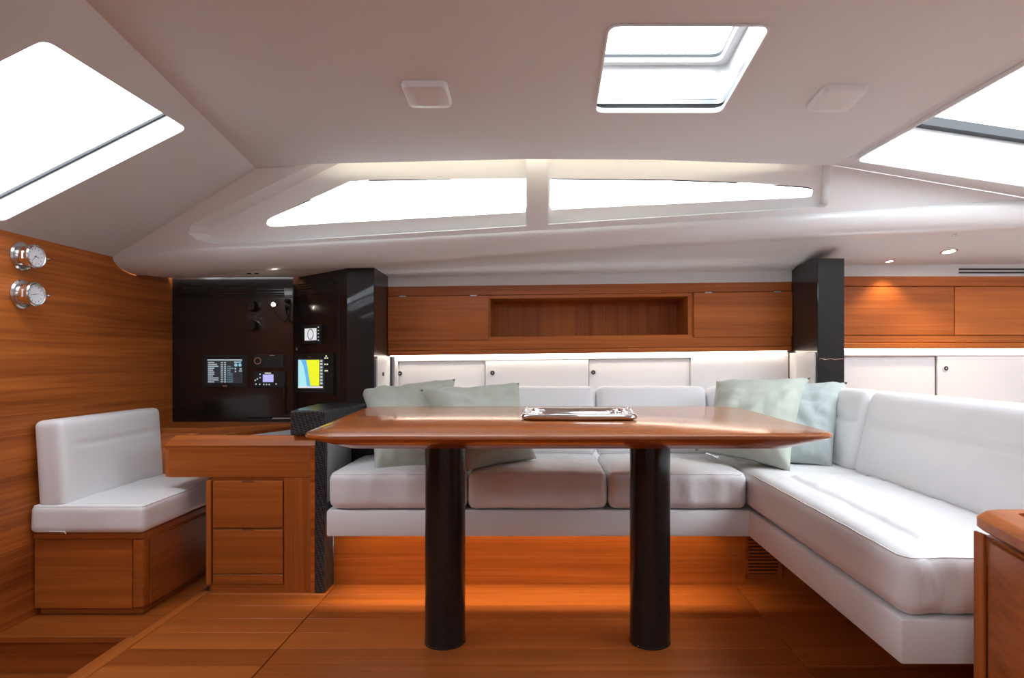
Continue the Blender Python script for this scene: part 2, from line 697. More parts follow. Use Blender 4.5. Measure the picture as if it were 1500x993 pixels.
bm = bmesh.new()
loft(bm, [ring(0.0, 0.014), ring(-0.012, 0.012), ring(-0.012, 0.002), ring(0.004, 0.0)], closed=True)
obj('rim', bm, 'gelcoat', root)
bm = bmesh.new()
loft(bm, [ring(0.004, 0.0), ring(0.10, 0.008), ring(0.115, 0.03), ring(0.165, 0.04)], closed=True)
obj('reveal', bm, 'gelcoat', root)
bm = bmesh.new()
loft(bm, [ring(0.165, 0.042), ring(0.165, 0.0), ring(0.20, 0.0), ring(0.20, 0.042)], closed=True)
obj('frame', bm, 'gasket', root)
bm = bmesh.new()
bm.faces.new([bm.verts.new(p) for p in ring(0.198, 0.0)])
obj('pane', bm, 'glass', root)

# cabin side with two long windows in recesses
crease = [(165, 377.5), (230, 370), (290, 364), (350, 360), (560, 350), (850, 334), (1050, 322), (1250, 309.5), (1405, 298), (1500, 292), (1700, 279)]
lip = [(200, 403), (240, 405), (290, 402.5), (350, 398), (563, 390), (850, 368), (1050, 356), (1250, 348), (1405, 341), (1500, 336), (1700, 326)]
lipD = [2.72, 2.71, 2.70, 2.69, 2.65, 2.59, 2.56, 2.53, 2.51, 2.50, 2.47]
top_px = [(375, 247), (420, 232), (463, 226), (770, 219), (1083, 224), (1216, 230), (1222, 242.5), (1500, 290), (1700, 318)]
recL_o = [(478, 224), (771, 220), (771, 331), (660, 338), (560, 344), (450, 351), (345, 357.2), (310, 357), (287, 351), (276, 341), (280, 330), (300, 319), (380, 279), (463, 238)]
recL_i = [(512, 224), (771, 220), (771, 329.5), (660, 336.5), (560, 342.5), (450, 349.5), (352, 355), (328, 354), (314, 350), (306, 343), (311, 334), (332, 322), (412, 281), (495, 240)]
recR_o = [(803, 221), (1000, 224), (1216, 232), (1217, 248), (1213, 299), (1208, 303.6), (1000, 316), (803, 329)]
recR_i = [(803, 221), (1000, 224), (1204, 232), (1205, 248), (1202, 298), (1197, 302.6), (1000, 314.5), (803, 327.5)]
winL = [(390.5, 326), (392, 322.5), (396, 319.5), (450, 294), (513, 265.5), (522, 264), (540, 263.6), (660, 262.4), (771, 261.5), (771, 311), (660, 317.3), (560, 322.8), (480, 327), (402, 332), (395, 331.5), (391.5, 329.5)]
winR = [(808, 261.6), (900, 262), (983, 263.2), (1083, 267), (1140, 270.6), (1184, 274), (1189, 276.5), (1191.5, 281.5), (1189.5, 286.8), (1185, 289), (1100, 293), (950, 300.2), (809, 307.4), (806, 306), (805, 303), (805, 265), (806, 262.6)]
outer = [(368, 238)] + top_px[1:] + crease[::-1] + [(156, 371)]
bm = cdt(outer, [recL_o, recR_o], lambda x, y: hit(coam, x, y))
struct(obj('wall_cabin_side', bm, 'gelcoat'), 'glossy white moulded cabin side with two long windows')
bm = bmesh.new()
for ro, ri, wn in ((recL_o, recL_i, winL), (recR_o, recR_i, winR)):
    loft(bm, [[hit(coam, *p) for p in ro], [hit(coam2, *p) for p in ri]], closed=True)
    cdt(ri, [wn], lambda x, y: hit(coam2, x, y), None, bm)
struct(obj('trim_2', bm, 'cream'), 'cream recess around the long side windows')
for i, (wn, lab) in enumerate(((winL, 'long side window tapering to the nav station'), (winR, 'long side window tapering to a round tip over the corner pillar'))):
    root = bpy.data.objects.new('window_%d' % (i + 1), None)
    col.objects.link(root)
    root.location = hit(coam3, *wn[0])
    struct(root, lab)
    cx = sum(p[0] for p in wn) / len(wn); cy = sum(p[1] for p in wn) / len(wn)
    sh = [(p[0] + (cx - p[0]) * 0.004, p[1] + (1.8 if p[1] < cy else -0.4)) for p in wn]
    bm = bmesh.new()
    loft(bm, [[hit(coam2, *p) for p in wn], [hit(coam3, *p) for p in wn], [hit(coam3, *p) for p in sh]], closed=True)
    obj('gasket', bm, 'gasket', root)
    bm = bmesh.new()
    bm.faces.new([bm.verts.new(hit(coam3, *p)) for p in wn])
    obj('pane', bm, 'glass', root)
# cove above the windows, with the light line that washes the recess
bm = bmesh.new()
cov_px = [(360, 247), (463, 226), (770, 219), (1083, 224), (1240, 244)]
ed = [hit(cplane, 355, 247)] + edge3[1:5:2] + [edge3[4], edge3[5]]
rows = [[p + Vector((0, -0.06, 0.016)) for p in ed], [Vector((p.x, p.y - 0.06, 1.735)) for p in ed],
        [hit(coam2, *q) + Vector((0, 0.01, 0.03)) for q in cov_px], [hit(coam2, *q) + Vector((0, 0.01, -0.02)) for q in cov_px]]
loft(bm, rows)
struct(obj('trim_3', bm, 'cream'))
led = obj('cove_light_strip', bx(-0.85, 0.95, 2.315, 2.325, 1.693, 1.700), 'led_cove')
tag(led, 'warm light strip hidden in the cove above the long side windows', 'light strip')

# bullnose moulding below the crease
bm = bmesh.new()
rows = []
for (c, l, d) in zip(crease, lip, lipD):
    a = hit(coam, *c)
    b = EYE + ray(*l) * d
    m1 = a + Vector((0, -0.030, -0.012))
    m2 = Vector((0, b.y - 0.075, b.z - 0.002)); m2.x = b.x * 0.98
    if c[0] < 240:
        m1 = a + Vector((0, -0.005, -0.02)); m2 = Vector((b.x, b.y - 0.09, b.z))
    rows.append([a * (1 - t) ** 3 + m1 * 3 * t * (1 - t) ** 2 + m2 * 3 * t * t * (1 - t) + b * t ** 3 for t in [k / 10 for k in range(11)]])
loft(bm, rows)
struct(obj('trim_4', bm, 'gelcoat', smooth=True), 'rounded white moulding under the side windows')


def back_z(x):
    tab = [(-1.9, 1.29), (-0.73, 1.296), (1.2, 1.322), (1.36, 1.348), (2.8, 1.36)]
    for (x0, z0), (x1, z1) in zip(tab[:-1], tab[1:]):
        if x <= x1:
            return z0 + (z1 - z0) * (x - x0) / (x1 - x0)
    return 1.36


lip3 = [EYE + ray(*l) * d for l, d in zip(lip, lipD)]


def under(px, t):
    """point on the side-deck underside: t=0 at the lip, 1 at the lockers"""
    for (a, b, p, q) in zip(lip[:-1], lip[1:], lip3[:-1], lip3[1:]):
        if px <= b[0]:
            f = (px - a[0]) / (b[0] - a[0])
            P = p.lerp(q, f)
            break
    x1 = X(px, 2.955)
    return P.lerp(Vector((x1, 2.955, back_z(x1))), t)


bm = bmesh.new()
pxs = [199, 240, 290, 350, 430, 500, 563, 650, 850, 1050, 1160, 1197, 1238, 1300, 1405, 1500, 1700]
off = Vector((0, 0.003, 0.004))
rows = [[under(p, 0) + Vector((0, 0, 0)) for p in pxs], [under(p, 0) + Vector((0, 0.006, 0.006)) for p in pxs]] + [[under(p, t) + Vector((0, 0, 0.006)) for p in pxs] for t in (0.25, 0.5, 0.75, 1.0)]
loft(bm, rows)
struct(obj('ceiling_side_deck', bm, 'liner', angle=0.4), 'pale underside of the side deck above the lockers')

# bulkheads and outer sides
def wall_poly(pts, x):
    bm = bmesh.new()
    bm.faces.new([bm.verts.new((x, y, z)) for y, z in pts])
    return bm


bm = wall_poly([(WB, -0.5), (3.27, -0.5), (3.27, 1.43), (2.90, 1.43), (2.80, 1.335), (2.56, 1.335), (WB, 1.335)], WL)
struct(obj('wall_left', bm, 'teak_wall'), 'teak veneered bulkhead with two round instruments')
bm = wall_poly([(WB, -0.5), (3.27, -0.5), (3.27, 1.7), (WB, 1.9)], WR)
struct(obj('wall_right', bm, 'white_paint'))
bm = bmesh.new()
bm.faces.new([bm.verts.new(p) for p in ((-1.9, 3.26, -0.5), (2.9, 3.26, -0.5), (2.9, 3.26, 1.5), (-1.9, 3.26, 1.5))])
bm.faces.new([bm.verts.new(p) for p in ((-1.9, 3.26, 1.42), (2.9, 3.26, 1.42), (2.9, 2.90, 1.42), (-1.9, 2.90, 1.42))])
struct(obj('wall_back', bm, 'white_paint'))
# starboard side behind the camera: low lockers, window band, side deck
bm = bmesh.new()
bm.faces.new([bm.verts.new(p) for p in ((-1.9, WB, -0.5), (2.9, WB, -0.5), (2.9, WB, 1.32), (-1.9, WB, 1.32))])
bm.faces.new([bm.verts.new(p) for p in ((-1.9, WB, 1.30), (2.9, WB, 1.30), (2.9, -0.74, 1.30), (-1.9, -0.74, 1.30))])
struct(obj('wall_front', bm, 'white_paint'))
ozs = [(-1.9, 1.28), (2.9, 1.28), (2.9, 1.9), (-1.9, 1.9)]
h1 = [(-1.12, 1.44), (1.12, 1.53), (1.12, 1.56), (0.05, 1.635), (-0.78, 1.635)]
bm = cdt(ozs, [h1], lambda x, z: (x, -0.74, z))
struct(obj('wall_starboard_cabin_side', bm, 'gelcoat'))
bm = bmesh.new()
bm.faces.new([bm.verts.new((x, -0.755, z)) for x, z in h1])
struct(obj('window_7', bm, 'glass'), 'long window band on the opposite side')

# ------------------------------------------------------------------ ceiling hatch
root = bpy.data.objects.new('window_5', None)
col.objects.link(root)
root.location = (0.376, 1.75, 1.72)
struct(root, 'square open deck hatch in the headliner with blind rails')
h3 = [Vector((x, y, zc(y))) for x, y in hatch_hole]
hc = Vector((0.378, 1.75, 0))


def hring(dz, g):
    out = []
    for p in h3:
        d = Vector((p.x - hc.x, p.y - hc.y, 0))
        d = Vector((math.copysign(min(1, abs(d.x) / 0.19), d.x), math.copysign(min(1, abs(d.y) / 0.2), d.y), 0))
        out.append(p + Vector((0, 0, dz)) + d * g)
    return out


bm = bmesh.new()
loft(bm, [hring(0, 0), hring(-0.004, 0.002), hring(-0.004, -0.004), hring(0.012, -0.003), hring(0.016, 0.018)], closed=True)
obj('opening_trim', bm, 'plastic_white', root)
bm = bmesh.new()
loft(bm, [hring(0.010, 0.022), hring(0.175, 0.024)], closed=True)
obj('trunk', bm, 'gelcoat', root)
for k, (z0, z1, g0, g1, mt) in enumerate(((0.016, 0.028, 0.010, 0.021, 'black_matt'), (0.029, 0.043, 0.006, 0.021, 'alu'), (0.046, 0.052, 0.010, 0.021, 'alu'))):
    bm = bmesh.new()
    loft(bm, [hring(z0, g1), hring(z0, g0), hring(z1, g0), hring(z1, g1)], closed=True)
    obj('blind_rail', bm, mt, root)
bm = bmesh.new()
loft(bm, [hring(0.160, 0.026), hring(0.158, -0.004), hring(0.164, -0.008), hring(0.180, -0.008), hring(0.182, 0.026)], closed=True)
obj('frame', bm, 'gelcoat', root)
bm = bmesh.new()
loft(bm, [hring(0.172, -0.007), hring(0.172, -0.0095), hring(0.182, -0.0095)], closed=True)
obj('gasket', bm, 'gasket', root)
bm = bmesh.new()
bm.faces.new([bm.verts.new(p) for p in hring(0.180, -0.006)])
obj('pane', bm, 'glass', root)

# ------------------------------------------------------------------ floor boards
random.seed(4)
floor = bpy.data.objects.new('floor', None)
col.objects.link(floor)
struct(floor, 'varnished teak sole of boards in three panels')
bedm = bx(-1.322, WR, WB, 3.02, -0.06, -0.012)
obj('sole_bed', bedm, 'black_matt', floor)
BW = 0.1115
panels = [(-1.283, -0.8175), (-0.8135, 0.7835), (0.7875, 2.74)]
board_me = {}
for pi, (x0, x1) in enumerate(panels):
    bm = bx(-(x1 - x0) / 2, (x1 - x0) / 2, -BW / 2 + 0.0004, BW / 2 - 0.0004, -0.02, 0, bev=0.0009, seg=1)
    me = bpy.data.meshes.new('board')
    bm.to_mesh(me)
    bm.free()
    me.materials.append(M['teak_floor'])
    y = 2.478 - BW / 2
    while y > -1.2:
        o = bpy.data.objects.new('board', me)
        col.objects.link(o)
        o.parent = floor
        o.location = ((x0 + x1) / 2, y, 0)
        y -= BW
obj('edge_board', bx(-1.322, -1.2845, WB, 2.40, -0.02, 0, bev=0.002), 'teak_y', floor)
# the well with its step below the instruments
step = bpy.data.objects.new('trim_5', None)
col.objects.link(step)
step.location = (-1.55, 2.2, 0)
struct(step, 'teak step platform in front of the left bulkhead')
obj('tread', bx(WL, -1.323, 2.005, 3.03, -0.024, -0.001, bev=0.004), 'teak_x', step)
obj('riser', bx(WL, -1.323, 2.022, 2.04, -0.5, -0.025), 'teak_x', step)
obj('lower_tread', bx(WL, -1.323, 1.70, 2.022, -0.15, -0.125, bev=0.004), 'teak_x', step)
obj('lower_riser', bx(WL, -1.323, 1.72, 1.74, -0.5, -0.15), 'teak_x', step)
obj('well_side', bx(-1.345, -1.323, WB, 2.02, -0.5, -0.004), 'teak_y', step)
obj('well_floor', bx(WL, -1.323, WB, 1.72, -0.5, -0.30), 'teak_x', step)

# ------------------------------------------------------------------ sofa (L-shaped)
sofa = thing('corner_sofa', 'white leather L-shaped saloon sofa behind the dining table', 'sofa', (0.3, 2.5, 0.0))


def seat_def(hx, hy, hz, crown, seed, wr=0.004, groove=None):
    def f(x, y, z):
        u, v = x / hx, y / hy
        w = max(0, 1 - abs(u) ** 3) * max(0, 1 - abs(v) ** 3)
        d = Vector((0, 0, 0))
        if z > 0:
            d.z += crown * w * (z / hz)
            d.z += wr * nz3(x, y * 0.5, 0, 9, seed) * w
        d.z += 0.0015 * nz3(x, y, z, 16, seed + 2)
        # fold lines over the front edge
        fr = max(0.0, -v) ** 4
        d.y += (0.009 * nz3(x, 0, z * 0.3, 18, seed + 5) + 0.004 * nz3(x + z * 0.4, 0, z * 0.3, 45, seed + 8)) * fr - 0.004 * fr * (1 - (z / hz) ** 2)
        if groove:
            d += groove(x, y, z)
        return d
    return f


def piping(hx, hy, hz, r, deform, m4, parent, up=True, rad=0.0022):
    """welt along the top edge of a cushion"""
    q = r * math.sqrt(0.5)
    path = []
    ax, ay = hx - r, hy - r
    n = 40
    corners = [(ax, -ay, -90), (ax, ay, 0), (-ax, ay, 90), (-ax, -ay, 180)]
    raw = []
    for cx_, cy_, a0 in corners:
        for k in range(5):
            a = math.radians(a0 + 22.5 * k)
            raw.append(Vector((cx_ + q * math.cos(a), cy_ + q * math.sin(a), hz - r + q)))
    pts = []
    for i in range(len(raw)):
        a, b = raw[i], raw[(i + 1) % len(raw)]
        m = max(1, int((b - a).length / 0.03))
        pts += [a.lerp(b, k / m) for k in range(m)]
    pts.append(raw[0])
    pts = [m4 @ (p + deform(p.x, p.y, p.z)) for p in pts]
    return obj('piping', tube(bmesh.new(), pts, rad, 6), 'leather', parent, smooth=True)


SX = [-0.795, -0.271, 0.258, 0.783]
for i in range(3):
    x0, x1 = SX[i] + 0.002, SX[i + 1] - 0.002
    hx, hy, hz = (x1 - x0) / 2, 0.24, 0.070
    m4 = Matrix.Translation(((x0 + x1) / 2, 2.302 + hy, 0.339 + hz))
    obj('seat_cushion', cushion_bm(hx, hy, hz, 0.030, seat_def(hx, hy, hz, 0.012, i), 28, 24, 8, m4), 'leather', sofa, smooth=True)
    piping(hx, hy, hz, 0.030, seat_def(hx, hy, hz, 0.012, i), m4, sofa)
# long cushion along the right side, with the stitched inset panel
hx, hy, hz = 0.236, 0.712, 0.070


def groove_r(x, y, z):
    d = Vector((0, 0, 0))
    if z > 0:
        gx = -0.132 + 0.02 * (y + 0.6) ** 2 * 0.3
        g = 0.0
        if y > -0.60 and y < 0.16:
            g = math.exp(-((x - gx) / 0.010) ** 2)
        if x > gx:
            g = max(g, math.exp(-((y + 0.60) / 0.011) ** 2), math.exp(-((y - 0.16) / 0.011) ** 2))
            if -0.6 < y < 0.16:
                d.z += 0.004 * nz3(x * 1.5, y, 0, 22, 9) + 0.004
        d.z -= 0.009 * g
    return d


m4 = Matrix.Translation((0.786 + hx, 1.334 + hy, 0.339 + hz))
obj('seat_cushion', cushion_bm(hx, hy, hz, 0.034, seat_def(hx, hy, hz, 0.012, 5, 0.005, groove_r), 60, 120, 8, m4), 'leather', sofa, smooth=True)
piping(hx, hy, hz, 0.034, seat_def(hx, hy, hz, 0.012, 5, 0.005), m4, sofa)
# upholstered base boards
obj('base_fascia', bx(-0.80, 0.80, 2.305, 2.335, 0.238, 0.336, bev=0.008), 'leather', sofa, angle=0.7)
pts = [(0.786, 2.34), (0.786, 1.334 + 0.0), (1.27, 1.334), (1.27, 2.34)]
obj('base_fascia', prism(bmesh.new(), [(0.787, 2.345), (0.787, 1.336), (1.40, 1.336), (1.40, 1.366), (0.817, 1.366), (0.817, 2.345)], 0.238, 0.336, bev=0.007), 'leather', sofa, angle=0.7)
obj('base_shelf', prism(bmesh.new(), [(-0.80, 2.335), (0.817, 2.335), (0.817, 1.366), (1.40, 1.366), (1.40, 2.95), (-0.80, 2.95)], 0.262, 0.334), 'white_paint', sofa)

# backrests


def back_def(hx, hz, seed, seam=True):
    def f(x, y, z):
        d = Vector((0, 0, 0))
        u, v = x / hx, z / hz
        w = max(0, 1 - u ** 4) * max(0, 1 - v ** 4)
        if y < 0:
            d.y -= 0.012 * w
            d.y += 0.003 * nz3(x, 0, z, 10, seed) * w
            if seam:
                d.y += 0.006 * math.exp(-((z - 0.035) / 0.008) ** 2) * (1 - u ** 8)
        d.z += 0.002 * nz3(x, 0, z, 14, seed + 4)
        return d
    return f


for i in range(3):
    x0, x1 = SX[i] + 0.003, SX[i + 1] - 0.003
    if i == 2:
        x1 = 0.765
    hx, hz = (x1 - x0) / 2, 0.160
    m4 = Matrix.Translation(((x0 + x1) / 2, 2.835, 0.620)) @ Matrix.Rotation(-0.16, 4, 'X')
    obj('back_cushion', cushion_bm(hx, 0.055, hz, 0.035, back_def(hx, hz, 20 + i), 22, 4, 22, m4), 'leather', sofa, smooth=True)
hx = 0.20
m4 = Matrix.Translation((0.972, 2.835, 0.620)) @ Matrix.Rotation(-0.16, 4, 'X')
obj('back_cushion', cushion_bm(hx, 0.055, 0.160, 0.035, back_def(hx, 0.16, 27), 14, 4, 18, m4), 'leather', sofa, smooth=True)
# right-hand backrests: local x runs along the seat
for (y0, y1, seed, hzb) in ((2.325, 2.76, 31, 0.165), (1.335, 2.318, 33, 0.165)):
    hx = (y1 - y0) / 2
    m4 = Matrix.Translation((1.262, (y0 + y1) / 2, 0.622)) @ Matrix.Rotation(-math.pi / 2, 4, 'Z') @ Matrix.Rotation(-0.24, 4, 'X')
    obj('back_cushion', cushion_bm(hx, 0.055, hzb, 0.038, back_def(hx, hzb, seed), 40 if hx > 0.4 else 14, 4, 22, m4), 'leather', sofa, smooth=True)

# teak plinth under the sofa with its vent
plinth = thing('sofa_plinth', 'teak plinth board lit from under the sofa overhang', 'plinth', (0.3, 2.47, 0))
obj('front_board', prism(bmesh.new(), [(-0.825, 2.465), (1.28, 2.465), (1.28, 1.45), (1.30, 1.45), (1.30, 2.485), (-0.825, 2.485)], 0.0, 0.262), 'teak_x', plinth)
vent = thing('vent_grille', 'slatted teak vent grille at the corner of the sofa plinth', 'vent', (0.895, 2.46, 0.03))
for (x0, x1, z0, z1) in ((0.822, 0.838, 0.028, 0.250), (0.956, 0.972, 0.028, 0.250), (0.838, 0.956, 0.028, 0.046), (0.838, 0.956, 0.236, 0.250)):
    obj('frame', bx(x0, x1, 2.457, 2.464, z0, z1, bev=0.001, seg=1), 'teak_x', vent)
obj('backing', bx(0.838, 0.956, 2.463, 2.4645, 0.046, 0.236), 'black_matt', vent)
zz = 0.050
while zz < 0.232:
    obj('slat', bx(0.838, 0.956, 2.457, 2.462, zz, zz + 0.0075), 'teak_x', vent)
    zz += 0.0135
toe = obj('toe_light_strip', bx(-0.78, 0.70, 2.3365, 2.3425, 0.2575, 0.2615), 'led_orange')
tag(toe, 'amber light strip tucked under the front of the sofa base', 'light strip')
area('toe_light', (-0.04, 2.3398, 0.2568), (-0.35, 0, 0), 1.47, 0.005, 1.7, (1.0, 0.80, 0.48), 2.3)

# ------------------------------------------------------------------ cushions


def pillow(name, label, c4, thick, mat, seed, group=None):
    """scatter cushion over four corners TL, TR, BR, BL (metres)"""
    TL, TR, BR, BL = [Vector(c) for c in c4]
    n = ((TR - TL).cross(BL - TL)).normalized()
    if n.y > 0:
        n = -n
    N = 30
    base = (BL + BR) / 2

    def P(u, v, side):
        s, t = u * 2 - 1, v * 2 - 1
        # edges pulled in between the corners
        k = 0.10
        uu = 0.5 + 0.5 * s * (1 - k * (1 - t * t))
        vv = 0.5 + 0.5 * t * (1 - k * (1 - s * s))
        p = (TL.lerp(TR, uu)).lerp(BL.lerp(BR, uu), vv)
        h = (max(0, 1 - s ** 4) * max(0, 1 - t ** 4)) ** 0.55
        wr = nz3(u * 2, v * 2, 0, 3.0, seed) * 0.016 + nz3(u * 2.5, v * 6, 0, 2.5, seed + 3) * 0.010 + nz3(u * 9, v * 5 + u * 4, 0, 2.0, seed + 6) * 0.005
        corner = abs(s * t) ** 2
        wr2 = 0.014 * math.sin((s - t if s * t > 0 else s + t) * 16 + seed) * corner * h
        return p + n * side * (h * (thick / 2 + wr) + wr2 + 0.0015)
    bm = bmesh.new()
    a = [[bm.verts.new(P(i / N, j / N, 1)) for j in range(N + 1)] for i in range(N + 1)]
    b = [[(a[i][j] if i in (0, N) or j in (0, N) else bm.verts.new(P(i / N, j / N, -1))) for j in range(N + 1)] for i in range(N + 1)]
    for g in (a, b):
        for i in range(N):
            for j in range(N):
                bm.faces.new((g[i][j], g[i + 1][j], g[i + 1][j + 1], g[i][j + 1]))
    o = obj(name, bm, mat, smooth=True)
    return tag(o, label, 'cushion', group)


def at(px, py, D):
    return EYE + ray(px, py) * D


pillow('scatter_cushion', 'pale sage linen cushion next to the black divider, partly behind another', (at(528, 571, 2.74), at(667, 555, 2.77), at(668, 692, 2.42), at(549, 690, 2.36)), 0.145, 'sage', 1, 'scatter cushions on the sofa')
pillow('scatter_cushion', 'tilted pale sage linen cushion overlapping the one by the divider', (at(615, 571, 2.585), at(760, 561, 2.67), at(786, 672, 2.49), at(684, 691, 2.30)), 0.145, 'sage', 2, 'scatter cushions on the sofa')
pillow('scatter_cushion', 'light green linen cushion leaning in front of the grey-green one', (at(1049, 558, 2.70), at(1187, 553, 2.62), at(1157, 692, 2.28), at(1018, 660, 2.52)), 0.17, 'sage', 3, 'scatter cushions on the sofa')
pillow('scatter_cushion', 'grey-green linen cushion wedged into the sofa corner', (at(1108, 556, 2.73), at(1241, 560, 2.58), at(1219, 685, 2.38), at(1112, 684, 2.45)), 0.12, 'blue_linen', 4, 'scatter cushions on the sofa')

# ------------------------------------------------------------------ dining table
table = thing('dining_table', 'large teak saloon table on two black carbon columns', 'table', (0.03, 1.95, 0.0))
plan = [(-0.585, 1.475), (0.735, 1.475), (0.765, 2.405), (-0.668, 2.405)]


def inset(poly, d):
    c = Vector((sum(p[0] for p in poly) / 4, sum(p[1] for p in poly) / 4))
    return [(p[0] + (d if p[0] < c.x else -d), p[1] + (d if p[1] < c.y else -d)) for p in poly]


def tab_ring(d, z, r):
    return [Vector((x, y, z)) for x, y in roundpoly(inset(plan, d), max(r - d * 0.4, 0.02), 8)]


bm = bmesh.new()
rows = [tab_ring(0.004, 0.72, 0.10), tab_ring(0.001, 0.7185, 0.10), tab_ring(0.0, 0.716, 0.10), tab_ring(0.0, 0.711, 0.10), tab_ring(0.004, 0.7075, 0.10), tab_ring(0.082, 0.677, 0.10)]
vr = [[bm.verts.new(p) for p in r] for r in rows]
n = len(vr[0])
for a, b in zip(vr[:-1], vr[1:]):
    for i in range(n):
        bm.faces.new((a[i], a[(i + 1) % n], b[(i + 1) % n], b[i]))
bm.faces.new(vr[0]); bm.faces.new(vr[-1][::-1])
obj('table_top', bm, 'teak_top', table, angle=0.5)
for lx in (-0.302, 0.355):
    bm = bmesh.new()
    lathe(bm, [(0.0655, 0.0), (0.0655, 0.004), (0.064, 0.006), (0.064, 0.674)], (lx, 1.972, 0.0), (0, 0, 1), 48)
    obj('column', bm, 'carbon_gloss', table, angle=0.6)
    bm = bmesh.new()
    lathe(bm, [(0.070, 0.0), (0.070, 0.012), (0.0645, 0.012)], (lx, 1.972, 0.664), (0, 0, 1), 48, False, False)
    obj('collar', bm, 'black_matt', table, angle=0.6)

# tray
tray = thing('serving_tray', 'polished steel rectangular tray with rolled rim on the table', 'tray', (0.121, 1.95, 0.72))
tx0, tx1, ty0, ty1 = -0.056, 0.300, 1.825, 2.085


def tray_ring(d, z, c):
    p = [(tx0 + d, ty0 + d), (tx1 - d, ty0 + d), (tx1 - d, ty1 - d), (tx0 + d, ty1 - d)]
    return [Vector((x, y, z)) for x, y in roundpoly(p, c, 6)]


bm = bmesh.new()
loft(bm, [tray_ring(0.042, 0.7215, 0.03), tray_ring(0.034, 0.727, 0.035), tray_ring(0.030, 0.7385, 0.04)], closed=True)
bm.faces.new([bm.verts.new(p) for p in tray_ring(0.042, 0.7215, 0.03)])
obj('dish', bm, 'steel', tray, angle=0.7)
bm = bmesh.new()
rr = []
for k in range(13):
    a = math.pi * 2 * k / 12
    rr.append(tray_ring(0.016 - 0.016 * math.cos(a), 0.7305 + 0.010 * math.sin(a), 0.055))
loft(bm, rr, closed=True)
obj('rim', bm, 'steel', tray, smooth=True)
for s in (0, 1):
    xh = tx0 + 0.012 if s == 0 else tx1 - 0.012
    sg = 1 if s == 0 else -1
    bm = tube(bmesh.new(), [(xh, 1.90, 0.738), (xh + 0.004 * sg, 1.905, 0.746), (xh + 0.004 * sg, 1.955, 0.748), (xh + 0.004 * sg, 2.005, 0.746), (xh, 2.01, 0.738)], 0.004)
    obj('handle', bm, 'steel', tray, smooth=True)

# ------------------------------------------------------------------ upper lockers behind the sofa
def sheared(bm, k=0.0125, x0=-0.73):
    for v in bm.verts:
        v.co.z += k * (v.co.x - x0)
    return bm


D0 = 2.950
cab = thing('wall_cabinet', 'long teak wall cabinet with an open shelf between two doors', 'cabinet', (0.25, 2.95, 0.92))
XL, XR = -0.727, 1.212
for name, a in (('top_rail', (XL, XR, D0, 3.03, 1.207, 1.253)), ('bottom_rail', (XL, XR, D0, 3.03, 0.945, 1.006)), ('bottom_lip', (XL, XR, D0 - 0.003, 3.03, 0.922, 0.944)),
                ('shelf_top', (-0.243, 0.735, D0 + 0.006, 3.20, 1.190, 1.206))):
    obj(name, sheared(bx(*a, bev=0.0015, seg=1)), 'teak_red', cab)
obj('shelf_back', sheared(bx(-0.262, 0.755, 3.20, 3.215, 0.99, 1.205)), 'teak_z', cab)
obj('shelf_floor', sheared(bx(-0.262, 0.755, 3.0301, 3.20, 0.990, 1.006)), 'teak_x', cab)
obj('shelf_side', sheared(bx(-0.262, -0.235, D0 + 0.004, 3.20, 1.006, 1.19)), 'teak_z', cab)
obj('shelf_side', sheared(bx(0.715, 0.755, D0 + 0.004, 3.20, 1.006, 1.19)), 'teak_z', cab)
for (x0, x1) in ((XL, -0.243), (0.739, XR)):
    d = obj('door', sheared(bx(x0 + 0.001, x1, D0 - 0.008, D0 + 0.010, 0.992, 1.2045, bev=0.0012, seg=1)), 'teak_red', cab)
    for hx in (0.15, 0.85):
        hxx = x0 + (x1 - x0) * hx
        obj('hinge', sheared(bx(hxx - 0.016, hxx + 0.016, D0 - 0.0095, D0 - 0.007, 1.2025, 1.2075)), 'alu', d)
    obj('door_backing', sheared(bx(x0, x1, D0 + 0.012, D0 + 0.02, 0.98, 1.21)), 'black_matt', cab)
st = obj('light_strip', sheared(bx(XL + 0.01, XR - 0.02, 2.956, 2.962, 0.9165, 0.9215)), 'led_warm')
tag(st, 'thin warm light strip glowing under the long teak cabinet', 'light strip')
a_l = area('strip_light', (0.24, 2.955, 0.925), (-0.25, -0.0125, 0), 1.9, 0.006, 0.42, (1.0, 0.88, 0.74))

# white fascia above
bm = bmesh.new()
rows = [[(x, 2.953, back_z(x) + 0.008) for x in (-0.74, 0.2, 1.25)], [(x, 2.953, 1.2535 + 0.0125 * (x + 0.73)) for x in (-0.74, 0.2, 1.25)]]
loft(bm, rows)
struct(obj('trim_6', bm, 'liner'))

# white sliding-door lockers
lock = thing('sliding_locker', 'low white locker with sliding doors and round finger pulls behind the sofa', 'locker', (0.2, 2.97, 0.6))
D1 = 2.968
for name, a in (('top_rail', (-0.700, 1.205, D1, 3.04, 0.893, 0.9155)), ('stile', (-0.700, -0.684, D1, 3.04, 0.60, 0.893)),
                ('fixed_panel', (0.733, 1.205, D1, 3.04, 0.60, 0.893)), ('back_board', (-0.700, 1.205, 3.01, 3.04, 0.60, 0.9))):
    obj(name, sheared(bx(*a, bev=0.002, seg=1)), 'white_paint', lock)


def rosette(x, y, z, parent):
    bm = bmesh.new()
    lathe(bm, [(0.013, 0), (0.013, 0.003), (0.0085, 0.005), (0.0085, 0.003)], (x, y, z), (0, -1, 0), 20, True, False)
    r = obj('finger_pull', bm, 'white_paint', parent, angle=0.6)
    return r


